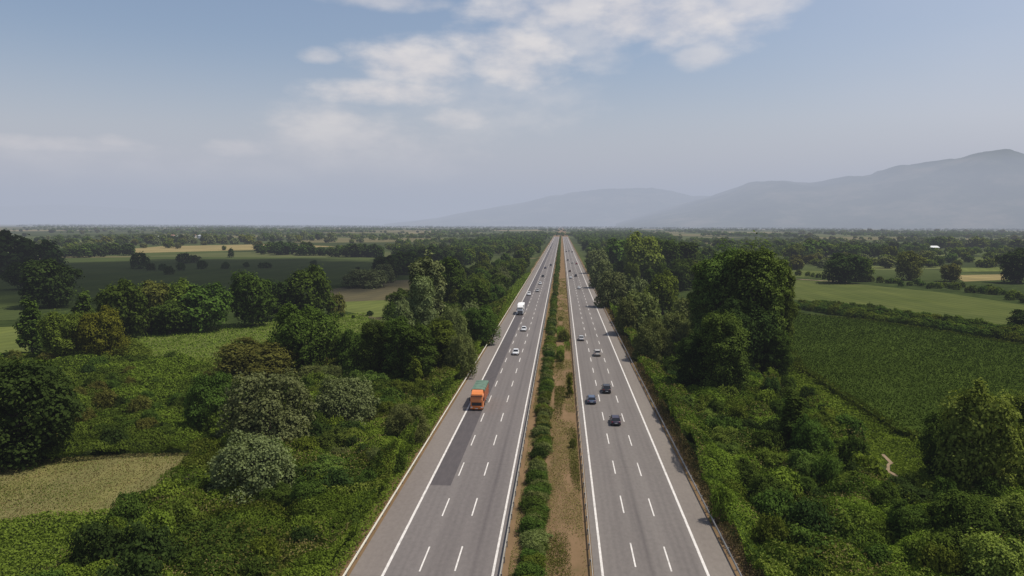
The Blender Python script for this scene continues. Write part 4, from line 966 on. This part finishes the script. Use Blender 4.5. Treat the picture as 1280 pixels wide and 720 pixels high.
def car(px, py, style, col, label):
    e = PROTO[style]
    if FIRST[style]: FIRST[style] = False
    else: e = dup(e)
    p = at(px, py, .02); onc = p.x < 0
    lanes = [(LX[i] + LX[i + 1]) / 2 for i in range(3)] if onc else [(RX[i] + RX[i + 1]) / 2 for i in range(3)]
    x = min(lanes, key=lambda q: abs(q - p.x)); x = x * .6 + max(min(p.x, x + .6), x - .6) * .4
    # the pixel is the near lower edge of the car
    e.location = (x, p.y + 2.2, .022); e.rotation_euler = (0, 0, 0 if onc else math.pi)
    e['label'] = label; e['category'] = 'car'
    for q in kids(e):
        if q.name.split('.')[0] in ('body', 'roof', 'pillar'):
            q.material_slots[0].link = 'OBJECT'; q.material_slots[0].material = PAINTS[col]
for c in (
 (648, 444.5, 'sedan', 'white', 'white car in the middle lane, first oncoming one behind the orange truck'),
 (655.5, 414.5, 'sedan', 'white', 'white car beside the white truck, second oncoming one behind the orange truck'),
 (661.3, 369.5, 'suv', 'white', 'white car in the patched outer lane, ahead of two paler cars in the oncoming traffic'),
 (672.2, 365, 'sedan', 'silver', 'silver car in the middle lane level with the white one in the outer lane'),
 (675.4, 355.8, 'hatch', 'white', 'small pale car following the silver one in the oncoming middle lane'),
 (679, 346.5, 'sedan', 'dark', 'dark car following the small pale car in the oncoming traffic'),
 (680.5, 336, 'hatch', 'plum', 'dark purple car far up the oncoming carriageway'),
 (687.3, 332.5, 'suv', 'dark', 'black car in the oncoming fast lane next to the median hedge'),
 (686.5, 310, 'sedan', 'grey', 'grey speck of a car, farthest on the oncoming carriageway'),
 (771, 533, 'hatch', 'plum', 'dark purple car, nearest of the outbound traffic, straddling the lane line'),
 (758.5, 492.5, 'suv', 'dark', 'black car behind which the dark purple car follows'),
 (739.7, 506, 'hatch', 'blue', 'blue-grey car in the outbound fast lane by the median guardrail'),
 (748, 446, 'suv', 'beige', 'beige car with a dark tail ahead of the black and blue ones'),
 (727.2, 426.5, 'sedan', 'silver', 'silver car in the outbound fast lane by the lone median bush'),
 (724.4, 361.5, 'sedan', 'white', 'white car alone in the outbound middle lane beyond the silver one'),
 (713.6, 348.5, 'hatch', 'white', 'white car in the outbound fast lane behind a dark brown one'),
 (720, 346, 'suv', 'dark', 'tall dark car in the outbound middle lane beside the white one'),
 (713, 340, 'sedan', 'brown', 'dark brown car in the outbound fast lane ahead of the white one'),
 (715.7, 329.5, 'sedan', 'beige', 'pale beige car in the far outbound middle lane'),
 (721, 330.5, 'hatch', 'red', 'reddish car in the far outbound slow lane'),
 (709.7, 326, 'sedan', 'dark', 'dark car in the far outbound fast lane past the beige one'),
 (707.9, 315, 'hatch', 'dark', 'dark speck of a car in the farthest outbound group, fast lane'),
 (711.5, 314.4, 'sedan', 'grey', 'grey speck of a car in the farthest outbound group, middle lane'),
 (715.7, 315.5, 'suv', 'dark', 'dark speck of a car in the farthest outbound group, slow lane'),
): car(*c)

def truck(px, py, label, cabc, boxc, topc, boxlen, ang=0.0, tall=3.9, skirt=None):
    p = at(px, py, .02); e = thing('truck', label, 'truck', ((LX[0] + LX[1]) / 2 + .15, p.y, .022))
    bm = bmesh.new()
    loft(bm, [(y, [(-wd, z0), (wd, z0), (wd, z1 - .12), (wd - .12, z1), (-wd + .12, z1), (-wd, z1 - .12)]) for y, wd, z0, z1 in ((0, 1.16, .55, 1.75), (.06, 1.20, .5, 2.15), (.32, 1.22, .5, 2.85), (.55, 1.23, .5, 3.0), (2.15, 1.23, .5, 3.0))])
    bm_obj('cab', bm, cabc, e)
    bm = bmesh.new(); v = [bm.verts.new(q) for q in ((-1.06, .035, 1.86), (1.06, .035, 1.86), (1.04, .31, 2.74), (-1.04, .31, 2.74))]; bm.faces.new(v); bmesh.ops.solidify(bm, geom=list(bm.faces), thickness=.06); bm_obj('windscreen', bm, GLASS, e)
    bm = bmesh.new(); loft(bm, [(y, [(-1.14, 3.003), (1.14, 3.003), (1.05, z), (-1.05, z)]) for y, z in ((.42, 3.08), (1.2, tall - .25), (2.1, tall - .08))]); bm_obj('wind_deflector', bm, cabc, e)
    bm = bmesh.new(); bbox(bm, -.95, .95, -.03, .02, .98, 1.62); bm_obj('grille', bm, BLACK, e, bevel=.03)
    bm = bmesh.new(); bbox(bm, -1.22, 1.22, -.12, .35, .32, .86); bm_obj('bumper', bm, skirt or cabc, e, bevel=.05)
    bm = bmesh.new(); bbox(bm, -1.12, 1.12, -.10, .30, 2.80, 2.90); bm_obj('sun_visor', bm, BLACK, e, bevel=.02)
    bm = bmesh.new(); bbox(bm, -.26, .26, -.135, -.12, .42, .54); bm_obj('number_plate', bm, PLATE, e)
    for s in (-1, 1):
        bm = bmesh.new(); bbox(bm, s * .98 - .18, s * .98 + .18, -.145, .0, .60, .78); bm_obj('headlight', bm, LAMP, e, bevel=.02)
        bm = bmesh.new(); bbox(bm, s * 1.36 - .10, s * 1.36 + .10, .16, .28, 1.9, 2.6); bm_obj('mirror', bm, BLACK, e, bevel=.03)
        bm = bmesh.new(); v = [bm.verts.new(q) for q in ((s * 1.236, .55, 1.75), (s * 1.236, 1.45, 1.75), (s * 1.236, 1.45, 2.65), (s * 1.236, .68, 2.65))]; bm.faces.new(v); bm_obj('side_window', bm, GLASS, e)
        for y in (1.25, 4.6): wheel(e, s * 1.02, y, .5, .34)
        for k in range(3): wheel(e, s * 1.02, 2.4 + boxlen - 1.6 - k * 1.3, .5, .36)
    bm = bmesh.new(); bbox(bm, -.5, .5, 1.0, 2.4 + boxlen - .3, .62, .98); bm_obj('chassis', bm, BLACK, e)
    y0, y1 = 2.42, 2.42 + boxlen
    bm = bmesh.new(); bbox(bm, -1.26, 1.26, y0, y1, 1.0, tall - .25); bo = bm_obj('cargo_box', bm, boxc, e, bevel=.03)
    bm = bmesh.new()
    k = 0; st = []
    n = 9
    for i in range(n): st.append((y0 - .03 + (y1 - y0 + .06) * i / (n - 1), tall + (.03 if i % 2 else -.04)))
    loft(bm, [(y, [(-1.29, tall - .48), (1.29, tall - .48), (1.27, tall - .12), (.6, z), (-.6, z), (-1.27, tall - .12)]) for y, z in st]); bm_obj('tarpaulin', bm, topc, e)
    for i in range(6):
        for s in (-1, 1):
            bm = bmesh.new(); yy = y0 + .2 + (y1 - y0 - .4) * i / 5; bbox(bm, s * 1.275 - .02, s * 1.275 + .02, yy - .05, yy + .05, 1.02, tall - .5); bm_obj('side_stake', bm, BLACK, e)
ORANGE = paint('orange', (.64, .20, .05), .0); OSIDE = paint('orange_side', (.50, .13, .04), 0)
GREENT = simple('green_tarpaulin', (.09, .15, .105), .8, 0, .35, 1.2); WHITEB = simple('white_box', (.80, .79, .77), .5)
truck(598, 513.5, 'orange truck with a green tarpaulin over its load in the slow oncoming lane', ORANGE, OSIDE, GREENT, 8.6, tall=3.75)
truck(649, 394.0, 'white truck with a tall white box in the slow oncoming lane, behind the orange one', paint('truck_white', (.74, .73, .71), 0), WHITEB, WHITEB, 9.5, tall=3.95, skirt=BLACK)

# ------------------------------------------------------------------ far village houses
WALLW = simple('whitewash', (.74, .71, .66), .9, 0, .1, .3); WALLC = simple('cream_render', (.52, .46, .37), .9, 0, .15, .3); ROOFR = simple('clay_roof', (.26, .12, .08), .9, 0, .25, .6); ROOFG = simple('sheet_roof', (.52, .53, .53), .6, .2, .1, .3); SHUT = simple('dark_opening', (.04, .045, .05), .4)
def house(px, py, wpx, hgt, wm, rm, label, group=None):
    p = at(px, py); s = ppm(p); w = max(wpx / s, 6); dd = w * .7
    e = thing('house', label, 'house', (p.x, p.y, GZ), rnd.uniform(-.25, .25), group); hh = hgt
    bm = bmesh.new(); bbox(bm, -w / 2, w / 2, -dd / 2, dd / 2, -.5, hh); bm_obj('wall', bm, wm, e)
    bm = bmesh.new(); o_ = .5
    v = [bm.verts.new(q) for q in ((-w / 2 - o_, -dd / 2 - o_, hh + .01), (w / 2 + o_, -dd / 2 - o_, hh + .01), (w / 2 + o_, dd / 2 + o_, hh + .01), (-w / 2 - o_, dd / 2 + o_, hh + .01), (-w / 2 + dd * .2, 0, hh + dd * .28), (w / 2 - dd * .2, 0, hh + dd * .28))]
    for f in ((3, 2, 1, 0), (0, 1, 5, 4), (1, 2, 5), (2, 3, 4, 5), (3, 0, 4)): bm.faces.new([v[i] for i in f])
    bm_obj('roof', bm, rm, e)
    nf = max(1, int(hh // 3)); nw = max(2, int(w // 4))
    for f in range(nf):
        for i in range(nw):
            x = -w / 2 + (i + .5) * w / nw; bm = bmesh.new(); bbox(bm, x - .55, x + .55, -dd / 2 - .03, -dd / 2 + .02, f * 3 + 1.0, f * 3 + 2.3); bm_obj('window', bm, SHUT, e)
VG = 'pale houses of the far village'; VL = 'pale house of the far village beyond the ripe strip'
for px, py, w in ((200, 299, 4), (208, 298, 6), (216, 297.5, 5), (224, 297.5, 6), (232, 298, 5), (243, 297, 4), (251, 298, 6), (259, 297, 5), (268, 299, 5), (330, 296, 5), (350, 297, 4), (386, 296, 5), (420, 296, 4), (437, 295, 5)):
    house(px, py, w, rnd.choice([3.4, 6.4]), rnd.choice([WALLW, WALLC, WALLW]), rnd.choice([ROOFR, ROOFG, ROOFG]), VL, VG)
house(1167, 313, 11, 4.5, WALLC, ROOFG, 'low shed with a pale sheet roof among the field trees below the mountains')
house(729.5, 295, 3.5, 6, WALLW, ROOFG, 'tiny white house at the end of the outbound forest edge')
for px, py in ((1020, 305), (1098, 306), (1112, 307), (1190, 303), (1242, 304), (1085, 309)):
    house(px, py, 6, 5, WALLC, rnd.choice([ROOFR, ROOFG]), 'small cream house between far trees below the mountains', 'cream houses below the mountains')

# ------------------------------------------------------------------ mountains
m, nt, out = newmat('forested_slope'); b = N(nt, 'ShaderNodeBsdfDiffuse')
L(nt, ramp(nt, noise(nt, wpos(nt, (1 / 600, 1 / 600, 1 / 400)), 1, 6, .65), [(.3, (.014, .026, .012)), (.5, (.040, .055, .026)), (.68, (.12, .11, .07))]), b.inputs[0]); L(nt, b.outputs[0], out.inputs[0])
def mountain(prof, D, depth, name='mountain', amp=.12):
    xs_ = np.array([p[0] for p in prof], float); ys_ = np.array([p[1] for p in prof], float)
    nX, nY = 260, 46; px = np.linspace(xs_[0], xs_[-1], nX); V = []
    top = np.interp(px, xs_, ys_)
    for j in range(nY):
        t = j / (nY - 1); f = math.sin(min(t / .62, 1) * math.pi / 2) ** 1.15 if t < .62 else math.cos((t - .62) / .38 * math.pi / 2)
        for i in range(nX):
            v = ray(px[i], top[i]); hd = Vector((v.x, v.y, 0)).normalized()
            cr = H + v.z / math.hypot(v.x, v.y) * D
            dist = D + (t - .62) * depth; q = hd * dist
            nz = float(vn(np.array([q.x / 700 + 50]), np.array([q.y / 900]))[0]) - .5 + .5 * (float(vn(np.array([q.x / 260]), np.array([q.y / 420]))[0]) - .5) + .22 * (float(vn(np.array([q.x / 90]), np.array([q.y / 200]))[0]) - .5)
            V.append((q.x, q.y, max(-5, cr * f * (1 + amp * nz * (1.6 if t < .6 else 1))) if t not in (0, 1) else -6))
    Q = [[j * nX + i, j * nX + i + 1, (j + 1) * nX + i + 1, (j + 1) * nX + i] for j in range(nY - 1) for i in range(nX - 1)]
    me = quads_mesh(name, V, np.array(Q), smooth=True); me.materials.append(m); kind(link(name, me), 'structure')
mountain([(770, 279), (815, 266), (850, 256), (880, 247), (905, 240), (935, 230), (980, 226), (1020, 228), (1060, 220), (1090, 218), (1120, 210), (1160, 206), (1200, 199), (1235, 189), (1262, 187), (1300, 194), (1380, 204), (1480, 190), (1600, 230), (1700, 270)], 11500, 5000, amp=.10)
mountain([(480, 280), (545, 273), (600, 262), (640, 254), (690, 246), (740, 238), (785, 234), (815, 235), (840, 241), (866, 247), (900, 244), (935, 243), (980, 250), (1040, 262), (1100, 279)], 13500, 3600, amp=.10)
mountain([(-300, 262), (0, 258), (90, 256), (180, 262), (330, 264), (430, 270), (520, 275), (640, 277), (800, 279)], 21000, 3000, amp=.05)

# ------------------------------------------------------------------ cumulus overhead, their shadows lie on the fields
m, nt, out = newmat('cloud'); tcn = nt.nodes.new('ShaderNodeTexCoord')
ln = nt.nodes.new('ShaderNodeVectorMath'); ln.operation = 'LENGTH'; pl = nt.nodes.new('ShaderNodeVectorMath'); pl.operation = 'MULTIPLY'; pl.inputs[1].default_value = (1, 1, 0); L(nt, tcn.outputs['Object'], pl.inputs[0]); L(nt, pl.outputs[0], ln.inputs[0])
nz = noise(nt, wpos(nt, (1 / 90, 1 / 90, 1 / 90)), 1, 5, .6)
al = mapr(nt, math_(nt, 'ADD', ln.outputs['Value'], math_(nt, 'MULTIPLY', math_(nt, 'SUBTRACT', nz, .5), .9)), .66, .97, .93, 0.0)
df = nt.nodes.new('ShaderNodeBsdfDiffuse'); df.inputs[0].default_value = (.85, .85, .86, 1); tp = nt.nodes.new('ShaderNodeBsdfTransparent'); mx = nt.nodes.new('ShaderNodeMixShader')
L(nt, al, mx.inputs[0]); L(nt, tp.outputs[0], mx.inputs[1]); L(nt, df.outputs[0], mx.inputs[2]); L(nt, mx.outputs[0], out.inputs[0])
def cloud(gx, gy, rx, ry, z=720, rot=0):
    bm = bmesh.new(); bmesh.ops.create_icosphere(bm, subdivisions=4, radius=1.0)
    for v in bm.verts:
        v.co.z *= 1 if v.co.z > 0 else .25
        v.co.z += .12 * math.sin(v.co.x * 7) * math.cos(v.co.y * 6)
    o = bm_obj('cloud', bm, m, None, (gx + SUN.x / SUN.z * z, gy + SUN.y / SUN.z * z, z), smooth=True); o.scale = (rx, ry, 45); o.rotation_euler = (0, 0, rot); kind(o, 'structure')
pc = at(215, 345); cloud(-275, 575, 225, 265, rot=.35)

# ------------------------------------------------------------------ render settings
S.view_settings.view_transform = 'Standard'; S.view_settings.look = 'None'; S.view_settings.exposure = 0; S.view_settings.gamma = 1
S.render.engine = 'CYCLES'; cy = S.cycles
cy.use_denoising = True; cy.max_bounces = 6; cy.diffuse_bounces = 3; cy.glossy_bounces = 2; cy.transmission_bounces = 3; cy.transparent_max_bounces = 8; cy.volume_bounces = 0
cy.use_adaptive_sampling = True; cy.adaptive_threshold = .015; cy.caustics_reflective = False; cy.caustics_refractive = False
S.render.film_transparent = False
print('OBJECTS', len(S.objects), 'PER', PER)
